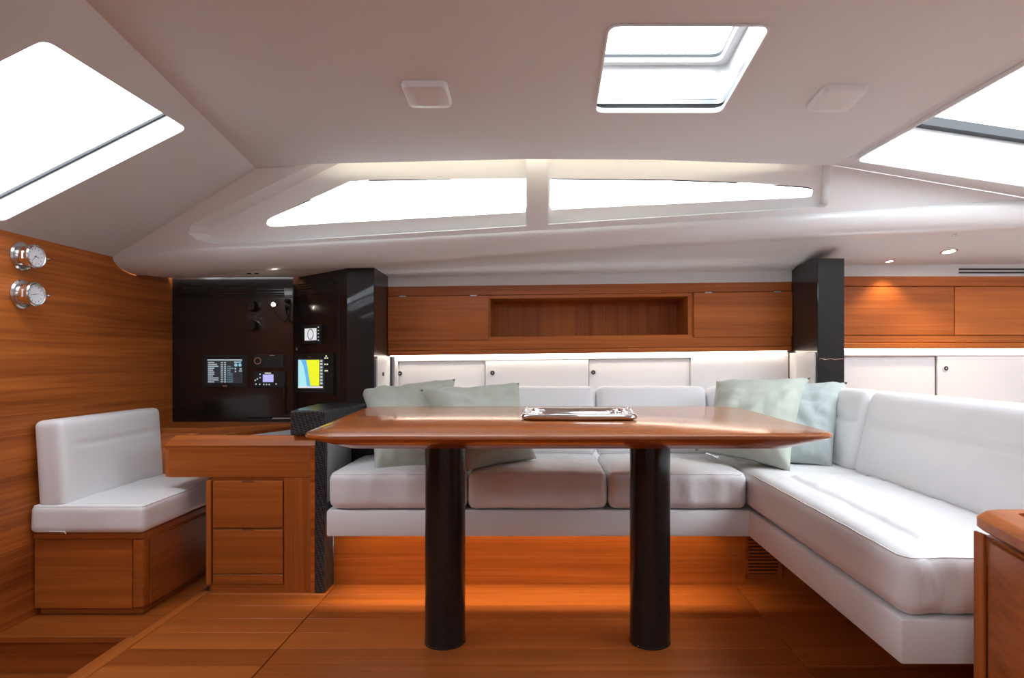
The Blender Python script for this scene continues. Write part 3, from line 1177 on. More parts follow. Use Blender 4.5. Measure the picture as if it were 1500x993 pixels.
def pull(x, y, z, door):
    bm = bmesh.new()
    lathe(bm, [(0.0165, 0), (0.0165, 0.003), (0.0125, 0.0045), (0.0105, 0.0045)], (x, y, z), (0, -1, 0), 24, True, True)
    obj('finger_pull', bm, 'plastic_white', door, angle=0.6)
    bm = bmesh.new()
    lathe(bm, [(0.0108, 0), (0.0108, 0.0052)], (x, y, z), (0, -1, 0), 20, True, True)
    obj('pull_button', bm, 'ink', door, angle=0.6)
    bm = bmesh.new()
    lathe(bm, [(0.0035, 0), (0.0035, 0.0066)], (x, y, z), (0, -1, 0), 12, True, True)
    obj('pull_lock', bm, 'chrome', door, angle=0.6)


for (x0, x1, fy, px) in ((-0.684, -0.262, D1 + 0.016, 586), (-0.262, 0.240, D1 + 0.003, 721.5), (0.240, 0.733, D1 + 0.016, 869)):
    d = obj('door', sheared(bx(x0 + 0.0015, x1 - 0.0015, fy, fy + 0.011, 0.60, 0.8925, bev=0.0015, seg=1)), 'white_paint', lock)
    pull(X(px, fy), fy, Z(547 - (px - 586) * 0.006, fy), d)

# right-hand cabinet and lockers beyond the pillar
cab2 = thing('wall_cabinet', 'glossy amber teak wall cabinet with two flush doors beyond the corner pillar', 'cabinet', (2.0, 2.95, 0.95))
RL, RR = 1.333, 2.74
for name, a in (('top_rail', (RL, RR, D0, 3.03, 1.255, 1.303)), ('bottom_rail', (RL, RR, D0 - 0.002, 3.03, 0.985, 1.019)), ('bottom_lip', (RL, RR, D0 - 0.008, 3.03, 0.9565, 0.984))):
    obj(name, bx(*a, bev=0.0025, seg=1), 'teak_x', cab2)
for (x0, x1) in ((RL, 1.990), (1.992, RR)):
    obj('door', bx(x0 + 0.001, x1 - 0.001, D0 - 0.004, D0 + 0.014, 1.0215, 1.2525, bev=0.001, seg=1), 'teak_x', cab2)
obj('door_backing', bx(RL, RR, D0 + 0.015, D0 + 0.03, 1.0, 1.27), 'black_matt', cab2)
lock2 = thing('sliding_locker', 'white sliding-door locker beyond the corner pillar', 'locker', (2.0, 2.97, 0.6))
for name, a in (('top_rail', (RL, RR, D1, 3.04, 0.921, 0.950)), ('back_board', (RL, RR, 3.01, 3.04, 0.60, 0.93))):
    obj(name, bx(*a, bev=0.002, seg=1), 'white_paint', lock2)
for (x0, x1, fy) in ((RL, 1.924, D1 + 0.016), (1.924, RR, D1 + 0.003)):
    d = obj('door', bx(x0 + 0.0015, x1 - 0.0015, fy, fy + 0.011, 0.60, 0.9205, bev=0.0015, seg=1), 'white_paint', lock2)
    if x0 > 1.5:
        pull(X(1385, fy), fy, Z(539.5, fy), d)
st = obj('light_strip', bx(RL + 0.01, RR, 2.956, 2.962, 0.9505, 0.956), 'led_warm')
tag(st, 'thin light strip under the amber teak cabinet beyond the pillar', 'light strip')
area('strip_light_right', (2.03, 2.955, 0.957), (-0.25, 0, 0), 1.35, 0.006, 0.28, (1.0, 0.9, 0.8))
bm = bmesh.new()
loft(bm, [[(x, 2.953, back_z(x) + 0.008) for x in (1.25, 1.5, 2.74)], [(x, 2.953, 1.3025) for x in (1.25, 1.5, 2.74)]])
struct(obj('trim_7', bm, 'liner'))
av = thing('air_vent', 'black double-slot air vent in the white fascia above the amber cabinet', 'vent', (2.35, 2.95, 1.32))
for z0 in (1.317, 1.333):
    obj('slot', bx(X(1405, 2.95), 2.72, 2.949, 2.9535, z0, z0 + 0.0075), 'black_matt', av)

# ------------------------------------------------------------------ black pillars
pil = thing('corner_pillar', 'black lacquered square pillar beside the amber cabinet', 'pillar', (1.27, 2.8, 0.3))
obj('shaft', bx(1.2135, 1.3315, 2.68, 3.045, 0.28, 1.345, bev=0.003), 'carbon_gloss', pil)
obj('side_panel', bx(1.2065, 1.213, 2.695, 2.962, 0.6, 0.935), 'white_paint', pil)
bm = bmesh.new()
tube(bm, [(1.22 + 0.11 * k / 8, 2.679 - 0.0002, 0.905 + 0.002 * math.sin(k * 2.1)) for k in range(9)], 0.0014, 6)
obj('joint_line', bm, 'chrome', pil)

# ------------------------------------------------------------------ nav station
nav = thing('nav_console', 'black glossy navigation console with screens and vents', 'console', (-1.3, 2.95, 0.6))
ZN0, ZN1 = 0.600, 1.318
obj('main_panel', bx(WL + 0.002, -1.197, 2.986, 3.04, ZN0, ZN1), 'black', nav)
obj('panel_frame', bx(WL + 0.002, -1.197, 2.978, 2.986, 1.2135, 1.2165), 'black_matt', nav)
A0, A1 = Vector((-1.196, 2.985, 0)), Vector((-0.850, 2.712, 0))
ad = (A1 - A0).normalized()
an = Vector((ad.y, -ad.x, 0))           # faces the cabin
if an.y > 0:
    an = -an
bm = prism(bmesh.new(), [tuple(A0.xy), tuple(A1.xy), (A1.x, 3.04), (A0.x, 3.04)], ZN0, 1.325)
obj('angled_panel', bm, 'black', nav)
obj('pillar', bx(-0.850, -0.728, 2.71, 3.045, 0.28, 1.34, bev=0.003), 'carbon_gloss', nav)
obj('side_panel', bx(-0.727, -0.7205, 2.735, 2.962, 0.6, 0.918), 'white_paint', nav)
bm = bmesh.new()
lathe(bm, [(0.009, 0), (0.009, 0.004)], (-0.7205, 2.83, Z(548, 2.83)), (1, 0, 0), 16)
obj('pull_button', bm, 'ink', nav)


def quad_part(name, o, u, v, n, rect, depth, mat, parent, bev=0.0):
    """thin slab on a panel: o origin, u right, v up, n outward, rect in metres"""
    x0, x1, y0, y1 = rect
    bm = bx(x0, x1, y0, y1, 0, depth, bev=bev)
    m = Matrix((u.to_4d(), v.to_4d(), n.to_4d(), (0, 0, 0, 1))).transposed()
    m = Matrix.Translation(o) @ Matrix(((u.x, v.x, n.x, 0), (u.y, v.y, n.y, 0), (u.z, v.z, n.z, 0), (0, 0, 0, 1)))
    for vv in bm.verts:
        vv.co = m @ vv.co
    return obj(name, bm, mat, parent)


UX, UZ, NY = Vector((1, 0, 0)), Vector((0, 0, 1)), Vector((0, -1, 0))
DP = 2.986
OM = Vector((0, DP, 0))


def rpx(x0, x1, y0, y1, D=DP):          # rectangle on the main panel from photo columns and rows
    return (X(x0, D), X(x1, D), Z(y1, D), Z(y0, D))


def ang(px):                             # distance along the angled panel for a photo column
    r = (px - CX) / F
    # A0 + ad*t : x = r*y
    t = (r * A0.y - A0.x) / (ad.x - r * ad.y)
    return t


OA = Vector((A0.x, A0.y, 0))


def apx(x0, x1, y0, y1):
    t0, t1 = ang(x0), ang(x1)
    Dm = (A0 + ad * ((t0 + t1) / 2)).y
    return (t0, t1, Z(y1, Dm), Z(y0, Dm))


for gx in ((267, 307), (320, 361), (374, 416)):
    for k in range(3):
        quad_part('vent_slot', OM, UX, UZ, NY, rpx(gx[0], gx[1], 421 + k * 3.8, 423.4 + k * 3.8), 0.001, 'black_matt', nav)
quad_part('panel_seam', OM, UX, UZ, NY, rpx(254, 428, 434.2, 435.4), 0.0012, 'black_matt', nav)
for gx, gy in (((437, 458), 415), ((466, 490), 409)):
    for k in range(4):
        quad_part('vent_slot', OA, ad, UZ, an, apx(gx[0], gx[1], gy + k * 3.8, gy + 2.0 + k * 3.8), 0.001, 'black_matt', nav)
quad_part('panel_seam', OA, ad, UZ, an, apx(431, 497, 428, 429), 0.001, 'black_matt', nav)
quad_part('panel_seam', OA, ad, UZ, an, apx(496, 497.5, 430, 588), 0.001, 'black_matt', nav)
for (px, py) in ((495, 458), (508, 457)):
    pass

# display screen with its list
dsp = thing('instrument_display', 'wide black display with a list of readings on the main panel', 'screen', (X(332, DP), DP - 0.004, Z(546, DP)))
quad_part('case', OM, UX, UZ, NY, rpx(297, 363, 520, 567), 0.006, 'black_matt', dsp, 0.002)
oo = OM + NY * 0.0062
quad_part('screen', oo, UX, UZ, NY, rpx(304, 356, 526, 561), 0.0006, 'screen_dark', dsp)
bm_t, bm_b = bmesh.new(), bmesh.new()
random.seed(8)


def bar(bm, x0, x1, y0, y1):
    a = rpx(x0, x1, y0, y1)
    box(bm, a[0], a[1], DP - 0.0074, DP - 0.0066, a[2], a[3])


bar(bm_t, 305, 355.5, 526.5, 528)
for k in range(11):
    y = 530 + k * 2.85
    bar(bm_t, 306, 306 + random.choice((7, 9, 13, 15)), y, y + 1.4)
    bar(bm_t, 324.5, 328, y, y + 1.2)
    bar(bm_t, 329.5, 332, y, y + 1.5)
    if k > 1:
        bar(bm_b, 334, 334 + random.choice((5, 8, 10)), y + 0.3, y + 1.0)
bar(bm_b, 344, 354, 529.5, 531.5)
for cx_ in (346.5, 352.5):
    a = rpx(cx_ - 2.4, cx_ + 2.4, 532.2, 537)
    lathe(bm_b, [(abs(a[1] - a[0]) / 2, 0), (abs(a[1] - a[0]) / 2, 0.0008)], ((a[0] + a[1]) / 2, DP - 0.0066, (a[2] + a[3]) / 2), (0, -1, 0), 14)
bar(bm_t, 345, 347, 539, 541); bar(bm_t, 352, 355, 539.5, 541); bar(bm_t, 345, 347, 543, 545); bar(bm_t, 351, 355.5, 542.5, 544)
obj('readings', bm_t, 'text', dsp)
obj('gauge_marks', bm_b, 'text_blue', dsp)
quad_part('maker_plate', oo, UX, UZ, NY, rpx(327, 334, 564.3, 566), 0.0006, 'chrome', dsp)

# stereo
ste = thing('stereo_unit', 'black stereo with a round silver dial above the radio', 'stereo', (X(394, DP), DP - 0.004, Z(529, DP)))
quad_part('case', OM, UX, UZ, NY, rpx(372, 416, 519, 539), 0.006, 'black_matt', ste, 0.002)
quad_part('maker_plate', oo, UX, UZ, NY, rpx(396, 403, 519.8, 521), 0.0006, 'chrome', ste)
bm = bmesh.new()
dx, dz = X(379.5, DP), Z(528.5, DP)
lathe(bm, [(0.0195, 0), (0.0195, 0.006), (0.017, 0.010), (0.0135, 0.010), (0.0125, 0.007)], (dx, DP - 0.006, dz), (0, -1, 0), 28, True, False)
kn = obj('dial_ring', bm, 'chrome', ste, angle=0.6)
bm = bmesh.new()
lathe(bm, [(0.0125, 0), (0.0125, 0.008)], (dx, DP - 0.006, dz), (0, -1, 0), 24)
obj('dial_cap', bm, 'black_matt', kn)

# radio
rad = thing('radio_unit', 'black VHF radio with a small lilac screen on the main panel', 'radio', (X(394, DP), DP - 0.004, Z(556, DP)))
quad_part('case', OM, UX, UZ, NY, rpx(372, 419, 544, 567.5), 0.007, 'black_matt', rad, 0.002)
quad_part('screen', OM + NY * 0.0072, UX, UZ, NY, rpx(386, 401.5, 548.5, 559.5), 0.0006, 'screen_lilac', rad)
quad_part('maker_plate', OM + NY * 0.0072, UX, UZ, NY, rpx(389, 398, 545.7, 547.2), 0.0006, 'screen_pale', rad)
for (px, py) in ((382, 548), (382, 553), (378, 555), (375, 557), (376, 562.5), (381.5, 562.8), (387.5, 563), (391.5, 563), (395.5, 563), (405.5, 562.3)):
    quad_part('button', OM + NY * 0.0072, UX, UZ, NY, rpx(px - 0.9, px + 0.9, py - 0.9, py + 0.9), 0.001, 'text', rad)
bm = tube(bmesh.new(), [(X(417, DP), DP - 0.008, Z(562, DP)), (X(418, DP), DP - 0.02, Z(575, DP)), (X(416, DP), DP - 0.015, Z(590, DP)), (X(420, DP), DP - 0.012, Z(606, DP))], 0.003)
obj('microphone_cord', bm, 'black_matt', rad, smooth=True)

# sockets / round covers
for k, (px, py) in enumerate(((373, 449), (373.5, 477))):
    bm = bmesh.new()
    lathe(bm, [(0.026, 0), (0.026, 0.028), (0.023, 0.034), (0.017, 0.034), (0.016, 0.030)], (X(px, DP) - 0.008, DP, Z(py, DP)), (0, -1, 0), 28)
    o = obj('dimmer_knob', bm, 'black', angle=0.5)
    tag(o, ('round black knob near the reading lamp on the main panel, higher one', 'round black knob on the main panel, lower one of the pair')[k], 'knob', 'round knobs on the main panel')

# reading lamp on a gooseneck
lamp = thing('reading_lamp', 'small lit reading lamp on a black flexible neck', 'lamp', (X(424, DP), DP - 0.01, Z(437, DP)))
bm = bmesh.new()
lathe(bm, [(0.012, 0), (0.012, 0.012), (0.006, 0.02)], (X(421.5, DP), DP, Z(441, DP)), (0, -1, 0), 18)
obj('base', bm, 'black_matt', lamp, angle=0.6)
gp = [(421.5, 442), (422, 455), (420, 466), (416.5, 471.5), (411, 468), (405, 459), (402, 449)]
bm = tube(bmesh.new(), [(X(a, 2.93), 2.965 - 0.01 * i, Z(b, 2.93)) for i, (a, b) in enumerate(gp)], 0.0045)
obj('gooseneck', bm, 'black_matt', lamp, smooth=True)
hp = Vector((X(400.5, 2.90), 2.90, Z(446, 2.90)))
bm = bmesh.new()
lathe(bm, [(0.006, 0.025), (0.012, 0.018), (0.0135, 0.0)], hp, (0.1, 1, 0.15), 20)
obj('lamp_head', bm, 'black_matt', lamp, angle=0.6)
bm = bmesh.new()
lathe(bm, [(0.0085, 0.0), (0.0085, -0.002)], hp, (0.1, 1, 0.15), 18)
obj('bulb', bm, 'led_lamp', lamp)
quad_part('corner_plate', OM, UX, UZ, NY, rpx(417, 428, 426.5, 434), 0.002, 'alu', lamp)

# chart plotter and compass display on the angled panel
plot = thing('chart_plotter', 'chart plotter showing yellow land and blue sea on the angled panel', 'screen', A0 + ad * 0.1 + Vector((0, 0, 0.8)))
quad_part('case', OA, ad, UZ, an, apx(434, 490, 518, 576), 0.010, 'black_matt', plot, 0.002)
o1 = OA + an * 0.0102
quad_part('screen_border', o1, ad, UZ, an, apx(439, 478, 525.5, 569.5), 0.0006, 'screen_dark', plot)


def achart(name, poly, mat, lift):
    bm = bmesh.new()
    vs = []
    for px, py in poly:
        t = ang(px)
        D = (A0 + ad * t).y
        vs.append(bm.verts.new(OA + ad * t + an * (0.0102 + lift) + Vector((0, 0, Z(py, D)))))
    bm.faces.new(vs)
    ex = bmesh.ops.extrude_face_region(bm, geom=bm.faces[:])
    for v in ex['geom']:
        if isinstance(v, bmesh.types.BMVert):
            v.co += an * 0.0004
    return obj(name, bm, mat, plot)


achart('shallow_water', [(440, 527), (453, 527), (454, 540), (456, 556), (456, 567), (440, 567)], 'sea_light', 0.0006)
achart('channel', [(444, 527.4), (452, 527.4), (453, 534), (455, 550), (458.5, 567), (453, 567), (451, 552), (448, 536)], 'sea_deep', 0.0011)
achart('land', [(451, 527), (471, 527), (471, 565), (458, 565), (456, 553), (454, 537)], 'land', 0.0008)
achart('status_bar', [(440, 565.5), (476, 565.5), (476, 568), (440, 568)], 'screen_pale', 0.0014)
for k in range(8):
    achart('icon', [(472.4, 527 + k * 4.7), (475.6, 527 + k * 4.7), (475.6, 530 + k * 4.7), (472.4, 530 + k * 4.7)], 'text', 0.0008)
for (px, py) in ((480.8, 521.5), (479.3, 524.5), (482.5, 524.5), (479.3, 533.5), (482.5, 533.5), (479.6, 543), (482.3, 543)):
    achart('key', [(px - 0.8, py - 1), (px + 0.8, py - 1), (px + 0.8, py + 1), (px - 0.8, py + 1)], 'key_light', 0.0002)
achart('maker_plate', [(454, 522), (459, 522), (459, 523.6), (454, 523.6)], 'chrome', 0.0002)
cmp_ = thing('compass_display', 'small square instrument with a pale compass face on the angled panel', 'screen', A0 + ad * 0.1 + Vector((0, 0, 0.98)))
quad_part('case', OA, ad, UZ, an, apx(446, 473, 476, 504), 0.010, 'black_matt', cmp_, 0.002)
quad_part('screen', o1, ad, UZ, an, apx(449.3, 466.5, 481, 498.5), 0.0006, 'screen_pale', cmp_)
t = ang(458)
pc = A0 + ad * t
bm = bmesh.new()
lathe(bm, [(0.026, 0), (0.026, 0.0008), (0.021, 0.0008), (0.021, 0)], pc + an * 0.0108 + Vector((0, 0, Z(489.7, pc.y))), an, 28, False, False)
obj('compass_ring', bm, 'pad', cmp_)
for k in range(5):
    quad_part('key', o1, ad, UZ, an, apx(468.6, 470, 478.5 + k * 4.8, 480 + k * 4.8), 0.0008, 'text', cmp_)
bm = bmesh.new()
t = ang(435)
pc = A0 + ad * t
lathe(bm, [(0.008, 0), (0.008, 0.003), (0.005, 0.005)], pc + Vector((0, 0, Z(511, pc.y))), an, 16)
o = obj('key_switch', bm, 'chrome', angle=0.6)
tag(o, 'small chrome key switch above the chart plotter', 'switch')
# pen rail along the foot of the panel
ph = thing('handset_bar', 'slim black bar lying at the foot of the console', 'bar', (X(392, 2.95), 2.95, 0.612))
obj('bar', bx(X(352, 2.95), X(425, 2.95), 2.94, 2.955, 0.611, 0.620, bev=0.003), 'black_matt', ph)
obj('end_piece', bx(X(400, 2.95), X(427, 2.95), 2.938, 2.957, 0.619, 0.624, bev=0.001), 'alu', ph)

# desk
desk = thing('chart_table', 'teak chart table with drawers standing between bench and black divider', 'desk', (-1.1, 2.6, 0.0))
DX0, DX1 = -1.452, -0.872
YF = 2.38
obj('apron', bx(DX0 + 0.018, DX1, YF, YF + 0.02, 0.447, 0.566, bev=0.002), 'teak_x', desk)
obj('corner_post', bx(DX0, DX0 + 0.018, YF + 0.004, 2.98, 0.447, 0.572, bev=0.004), 'teak_z', desk)
bm = bmesh.new()      # sloping fiddle along the front
prof = [(YF - 0.002, 0.566), (YF - 0.002, 0.571), (YF + 0.028, 0.607), (YF + 0.036, 0.607), (YF + 0.036, 0.566)]
loft(bm, [[(DX0 + (0.0 if z < 0.59 else 0.03), y, z) for y, z in prof], [(DX1 + 0.003, y, z) for y, z in prof]], closed=True, caps=True)
obj('front_fiddle', bm, 'teak_top', desk)
obj('top_board', bx(DX0 + 0.01, -0.868, YF + 0.03, 2.984, 0.566, 0.590, bev=0.002), 'teak_x', desk)
obj('back_shelf', prism(bmesh.new(), [(-1.782, 2.72), (-1.47, 2.72), (-1.05, 2.984), (-1.782, 2.984)], 0.576, 0.600, bev=0.002), 'teak_x', desk)
obj('diagonal_fiddle', prism(bmesh.new(), [(-1.33, 2.42), (-1.28, 2.42), (-1.02, 2.90), (-0.99, 2.98), (-1.07, 2.98)], 0.590, 0.604, bev=0.002), 'teak_y', desk)
obj('chart_pad', prism(bmesh.new(), [(-1.20, 2.43), (-0.90, 2.43), (-0.90, 2.93), (-0.98, 2.93)], 0.590, 0.597, bev=0.002), 'pad', desk)
obj('carcass', bx(-1.288, -0.872, YF + 0.018, 2.95, 0.0, 0.447), 'teak_red', desk)
obj('left_stile', bx(-1.290, -1.270, YF - 0.004, YF + 0.02, 0.032, 0.436, bev=0.003), 'teak_z', desk)
obj('right_panel', bx(-0.990, -0.886, YF + 0.002, YF + 0.02, 0.0, 0.446, bev=0.001, seg=1), 'teak_z', desk)
obj('edge_trim', bx(-0.886, -0.868, YF - 0.003, YF + 0.02, 0.0, 0.572, bev=0.002), 'teak_top', desk)
obj('gap_backing', bx(-1.272, -0.988, YF + 0.012, YF + 0.0185, 0.0, 0.446), 'teak_x', desk)
obj('plinth_board', bx(-1.272, -0.990, YF + 0.004, YF + 0.014, 0.0, 0.030, bev=0.001, seg=1), 'teak_red', desk)
for (z0, z1) in ((0.252, 0.432), (0.074, 0.244)):
    d = obj('drawer', bx(-1.264, -0.993, YF - 0.002, YF + 0.014, z0, z1, bev=0.0015, seg=1), 'teak_x', desk)
    obj('latch', bx(-1.148, -1.105, YF - 0.004, YF + 0.004, z1 - 0.002, z1 + 0.003), 'chrome', d)
d = obj('drawer', bx(-1.264, -0.993, YF - 0.002, YF + 0.014, 0.033, 0.070, bev=0.0015, seg=1), 'teak_x', desk)
for xx in (-1.20, -1.05):
    obj('latch', bx(xx - 0.018, xx + 0.018, YF - 0.003, YF + 0.003, 0.0695, 0.0735), 'chrome', d)

# carbon divider
div = thing('carbon_divider', 'black carbon-fibre divider wall between chart table and sofa', 'divider', (-0.85, 2.55, 0.0))
obj('upright', bx(-0.867, -0.829, YF - 0.006, 2.76, 0.0, 0.608, bev=0.003), 'carbon', div)
top = lambda x, y: 0.706 + (y - 2.38) * 0.02
bm = prism(bmesh.new(), [(-0.965, 2.378), (-0.833, 2.378), (-0.728, 2.712), (-0.87, 2.712), (-0.965, 2.66)], 0.609, top, bev=0.006)
obj('top_block', bm, 'carbon', div)
obj('side_facing', bx(-0.829, -0.8265, YF + 0.02, 2.70, 0.345, 0.605), 'pad', div)

# bench
bench = thing('nav_bench', 'low teak bench seat against the bulkhead with white cushions', 'bench', (-1.58, 2.5, 0.0))
obj('toe_kick', bx(WL + 0.012, -1.412, 2.185, 2.97, 0.0, 0.024), 'teak_x', bench)
obj('body', bx(WL + 0.003, -1.400, 2.172, 2.97, 0.024, 0.290, bev=0.006), 'teak_x', bench)
obj('end_panel', bx(WL + 0.006, -1.436, 2.165, 2.175, 0.026, 0.270, bev=0.0015, seg=1), 'teak_x', bench)
obj('corner_post', bx(-1.434, -1.397, 2.164, 2.20, 0.026, 0.270, bev=0.008), 'teak_x', bench)
obj('front_panel', bx(-1.402, -1.394, 2.205, 2.96, 0.026, 0.258, bev=0.0015, seg=1), 'teak_y', bench)
obj('seat_rail', bx(WL + 0.003, -1.393, 2.162, 2.97, 0.271, 0.293, bev=0.004), 'teak_x', bench)
hx, hy, hz = 0.200, 0.305, 0.050
m4 = Matrix.Translation((WL + 0.004 + hx, 2.142 + hy, 0.294 + hz))


def bench_seat(x, y, z):
    w = max(0, 1 - abs(x / hx) ** 3) * max(0, 1 - abs(y / hy) ** 3)
    d = Vector((0, 0, 0))
    if z > 0:
        d.z += 0.010 * w + 0.006 * nz3(x, y, 0, 11, 3) * w - 0.004 * math.exp(-((x + 0.05 - 0.3 * y) / 0.02) ** 2) * w
    d.x += 0.003 * nz3(x, y, z, 12, 5)
    d.y += 0.003 * nz3(x, y, z, 13, 6)
    return d


obj('seat_cushion', cushion_bm(hx, hy, hz, 0.022, bench_seat, 26, 30, 6, m4), 'leather', bench, smooth=True)
piping(hx, hy, hz, 0.022, bench_seat, m4, bench)
hx2, hz2 = 0.285, 0.157
m4 = Matrix.Translation((WL + 0.067, 2.152 + hx2, 0.533)) @ Matrix.Rotation(-0.06, 4, 'Y') @ Matrix.Rotation(math.pi / 2, 4, 'Z')


def bench_back(x, y, z):
    d = Vector((0, 0, 0))
    u, v = x / hx2, z / hz2
    w = max(0, 1 - u ** 4) * max(0, 1 - v ** 4)
    if y < 0:
        d.y -= 0.008 * w + 0.003 * nz3(x, 0, z, 9, 2) * w
        d.y += 0.006 * math.exp(-((z - 0.06) / 0.007) ** 2) * max(0, 1 - (u * 1.15) ** 8)
    return d


obj('back_cushion', cushion_bm(hx2, 0.052, hz2, 0.024, bench_back, 30, 4, 26, m4), 'leather', bench, smooth=True)
bm = tube(bmesh.new(), [(WL + 0.03, 2.1445, 0.304), (WL + 0.10, 2.1435, 0.303), (WL + 0.13, 2.143, 0.302), (WL + 0.135, 2.141, 0.296)], 0.0018, 6)
obj('zip_cord', bm, 'leather', bench)

# ------------------------------------------------------------------ clock and barometer


def gauge(label, cat, z, hands):
    y = 2.118
    g = thing(cat, label, cat, (WL, y, z), None)
    bm = bmesh.new()
    lathe(bm, [(0.050, 0), (0.050, 0.005), (0.045, 0.010), (0.040, 0.011)], (WL, y, z), (1, 0, 0), 40)
    obj('back_flange', bm, 'chrome', g, angle=0.5)
    bm = bmesh.new()
    lathe(bm, [(0.036, 0.010), (0.036, 0.040)], (WL, y, z), (1, 0, 0), 40)
    obj('case', bm, 'steel', g, angle=0.5)
    bm = bmesh.new()
    lathe(bm, [(0.037, 0.036), (0.0415, 0.038), (0.0415, 0.050), (0.038, 0.054), (0.0345, 0.053), (0.0345, 0.0475)], (WL, y, z), (1, 0, 0), 40, False, False)
    obj('bezel', bm, 'chrome', g, angle=0.5)
    bm = bmesh.new()
    lathe(bm, [(0.0348, 0.044), (0.0348, 0.048)], (WL, y, z), (1, 0, 0), 40)
    dl = obj('dial', bm, 'dial', g)
    bm = bmesh.new()
    fx = WL + 0.0483
    for k in range(12):
        a = math.pi * 2 * k / 12
        c = Vector((fx, y + 0.027 * math.sin(a), z + 0.027 * math.cos(a)))
        u = Vector((0, math.sin(a), math.cos(a)))
        w = Vector((0, math.cos(a), -math.sin(a)))
        q = [c + u * 0.0032 + w * 0.0009, c - u * 0.0032 + w * 0.0009, c - u * 0.0032 - w * 0.0009, c + u * 0.0032 - w * 0.0009]
        bm.faces.new([bm.verts.new(p) for p in q])
    obj('numerals', bm, 'ink', dl)
    for ln, a, wd in hands:
        u = Vector((0, math.sin(a), math.cos(a)))
        w = Vector((0, math.cos(a), -math.sin(a)))
        c = Vector((fx + 0.0008, y, z))
        bm = bmesh.new()
        bm.faces.new([bm.verts.new(p) for p in (c - u * 0.005 + w * wd, c + u * ln + w * wd * 0.4, c + u * ln - w * wd * 0.4, c - u * 0.005 - w * wd)])
        obj('hand', bm, 'ink', dl)
    bm = bmesh.new()
    lathe(bm, [(0.0045, 0), (0.0045, 0.008), (0.0028, 0.009), (0.0028, 0.015), (0.0055, 0.018), (0.004, 0.026)], (WL + 0.043, y + 0.041, z), (0, 1, 0), 14)
    obj('latch', bm, 'chrome', g, angle=0.6)
    bm = bmesh.new()
    lathe(bm, [(0.004, -0.013), (0.004, 0.013)], (WL + 0.036, y - 0.041, z), (0, 0, 1), 14)
    obj('hinge', bm, 'steel', g, angle=0.6)


gauge('round chrome ship clock with black hands, mounted above the barometer', 'clock', 1.258, ((0.016, 1.75, 0.0016), (0.025, 3.9, 0.0012)))
gauge('round chrome barometer with a thin needle, mounted below the clock', 'barometer', 1.128, ((0.023, 4.5, 0.0011), (0.020, 1.4, 0.0007)))

# ------------------------------------------------------------------ speakers on the headliner


def ceiling_speaker(x0, x1, y0, y1, label):
    s = thing('ceiling_speaker', label, 'speaker', ((x0 + x1) / 2, (y0 + y1) / 2, zc((y0 + y1) / 2)), 'square speakers on the headliner')
    p = roundpoly([(x0, y0), (x1, y0), (x1, y1), (x0, y1)], 0.022, 5)
    c = Vector(((x0 + x1) / 2, (y0 + y1) / 2))
    bm = bmesh.new()
    rows = []
    for g, d in ((1.0, -0.001), (1.0, 0.004), (0.985, 0.010), (0.93, 0.0165), (0.80, 0.0195), (0.5, 0.0215)):
        rows.append([Vector((c.x + (x - c.x) * g, c.y + (y - c.y) * g, zc(y) - d)) for x, y in p])
    loft(bm, rows, closed=True)
    bm.faces.new([bm.verts.new(q) for q in rows[-1]])
    obj('cover', bm, 'plastic_white', s, angle=0.5)
    xx, yy = x0 + 0.022, y1 - 0.016
    obj('badge', bx(xx - 0.007, xx + 0.007, yy - 0.003, yy + 0.003, zc(yy) - 0.0165, zc(yy) - 0.014), 'alu', s)


ceiling_speaker(-0.405, -0.270, 1.785, 1.915, 'square white ceiling speaker on its own side of the headliner, away from the hatch')
ceiling_speaker(0.838, 0.973, 1.805, 1.940, 'square white ceiling speaker between the open hatch and the windscreen')

# ------------------------------------------------------------------ downlights


def downlight(px, t, label, r, lit, power):
    p = under(px, t) + Vector((0, 0, 0.006))
    n = (under(px + 20, t) - under(px - 20, t)).cross(under(px, min(1, t + 0.1)) - under(px, max(0, t - 0.1))).normalized()
    if n.z > 0:
        n = -n
    d = thing('downlight', label, 'light', p)
    bm = bmesh.new()
    lathe(bm, [(r * 1.35, -0.001), (r * 1.35, 0.002), (r * 1.05, 0.004), (r, 0.001)], p, n, 28, True, False)
    obj('ring', bm, 'chrome', d, angle=0.6)
    bm = bmesh.new()
    lathe(bm, [(r, 0.0), (r, 0.0015)], p, n, 24)
    obj('lens', bm, lit, d)
    if power:
        l = bpy.data.lights.new('downlight_spot', 'SPOT')
        l.energy = power
        l.color = (1.0, 0.80, 0.48)
        l.spot_size = 1.9
        l.spot_blend = 0.6
        l.shadow_soft_size = 0.015
        o = bpy.data.objects.new('downlight_spot', l)
        col.objects.link(o)
        o.parent = d
        o.location = n * 0.02
        o.rotation_euler = n.to_track_quat('-Z', 'Y').to_euler()


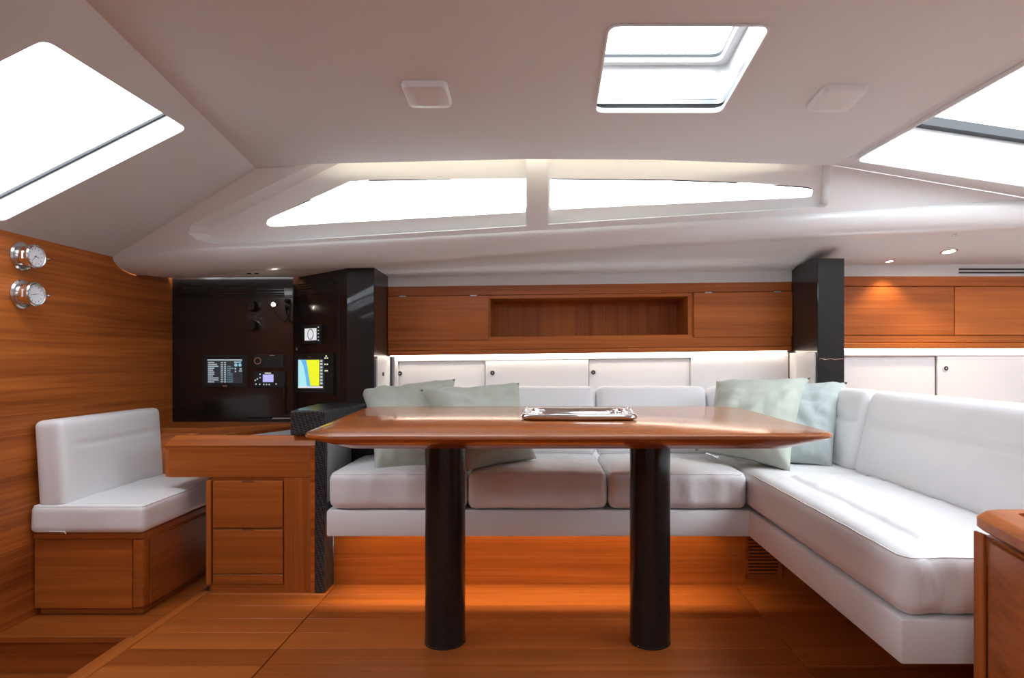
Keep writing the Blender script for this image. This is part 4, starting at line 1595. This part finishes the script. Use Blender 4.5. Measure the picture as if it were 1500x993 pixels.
downlight(1390, 0.55, 'brightly lit recessed downlight in front of the amber cabinet', 0.026, 'led_lamp', 4.0)
downlight(1303, 0.84, 'small recessed downlight close to the amber cabinet', 0.016, 'led_dim', 2.6)
downlight(1399, 0.08, 'tiny unlit downlight near the moulding edge', 0.008, 'plastic_white', 0)
for k, px in enumerate((365, 376)):
    p = under(px, 0.42) + Vector((0, 0, 0.006))
    bm = bmesh.new()
    lathe(bm, [(0.010, 0.001), (0.010, -0.003), (0.006, -0.003), (0.006, 0.0)], p, (0, 0, 1), 16)
    o = obj('switch_stud', bm, 'black_matt', angle=0.6)
    tag(o, ('small dark stud above the console, the one nearer the wooden bulkhead', 'small dark stud above the console, the one nearer the reading lamp')[k], 'switch', 'paired studs above the console')

# ------------------------------------------------------------------ near teak counter on the right
cnt = thing('galley_counter', 'rounded teak counter with raised fiddle at the end of the sofa', 'counter', (1.2, 1.0, 0.0))
CYF = 1.275
cx0 = 0.9065


def cxl(y, off=0.0):                     # the counter's long side leans in towards the walkway
    return cx0 - 0.22 * (1.245 - y) + off


obj('body', prism(bmesh.new(), [(cxl(1.24, 0.012), 1.24), (cxl(1.24, 0.012), CYF - 0.004), (1.9, CYF - 0.004), (1.9, 0.45), (cxl(0.45, 0.012), 0.45)], 0.0, 0.540), 'teak_red', cnt)
obj('corner_post', bx(0.9005, 0.9075, 1.246, CYF, 0.0, 0.548, bev=0.002), 'teak_z', cnt)
obj('side_panel', prism(bmesh.new(), [(cxl(1.241), 1.241), (cxl(1.241, 0.011), 1.241), (cxl(0.46, 0.011), 0.46), (cxl(0.46), 0.46)], 0.02, 0.536, bev=0.0015), 'teak_y', cnt)
xf = 0.903
fo = roundpoly([(xf - 0.004, CYF + 0.004), (1.9, CYF + 0.004), (1.9, 0.44), (cxl(0.44, -0.012), 0.44)], [0.035, 0, 0, 0], 6)
fi = roundpoly([(xf + 0.050, CYF - 0.044), (1.9, CYF - 0.044), (1.9, 0.48), (cxl(0.48, 0.045), 0.48)], [0.02, 0, 0, 0], 6)
cfo = Vector((1.5, 0.6))


def fring(p, z, g=0.0):
    return [Vector((x + (0.0 if x > 1.8 else g), y - (g if y > 0 else 0), z)) for x, y in p]


bm = bmesh.new()
loft(bm, [fring(fo, 0.556, 0.006), fring(fo, 0.562, 0.0), fring(fo, 0.580, 0.0), fring(fo, 0.592, 0.010), fring(fo, 0.595, 0.018), fring(fi, 0.595), fring(fi, 0.583), fring(fi, 0.556), fring(fo, 0.556, 0.006)], closed=True)
obj('fiddle', bm, 'teak_y', cnt, angle=0.6)
obj('counter_top', prism(bmesh.new(), fi, 0.540, 0.584), 'teak_top', cnt)
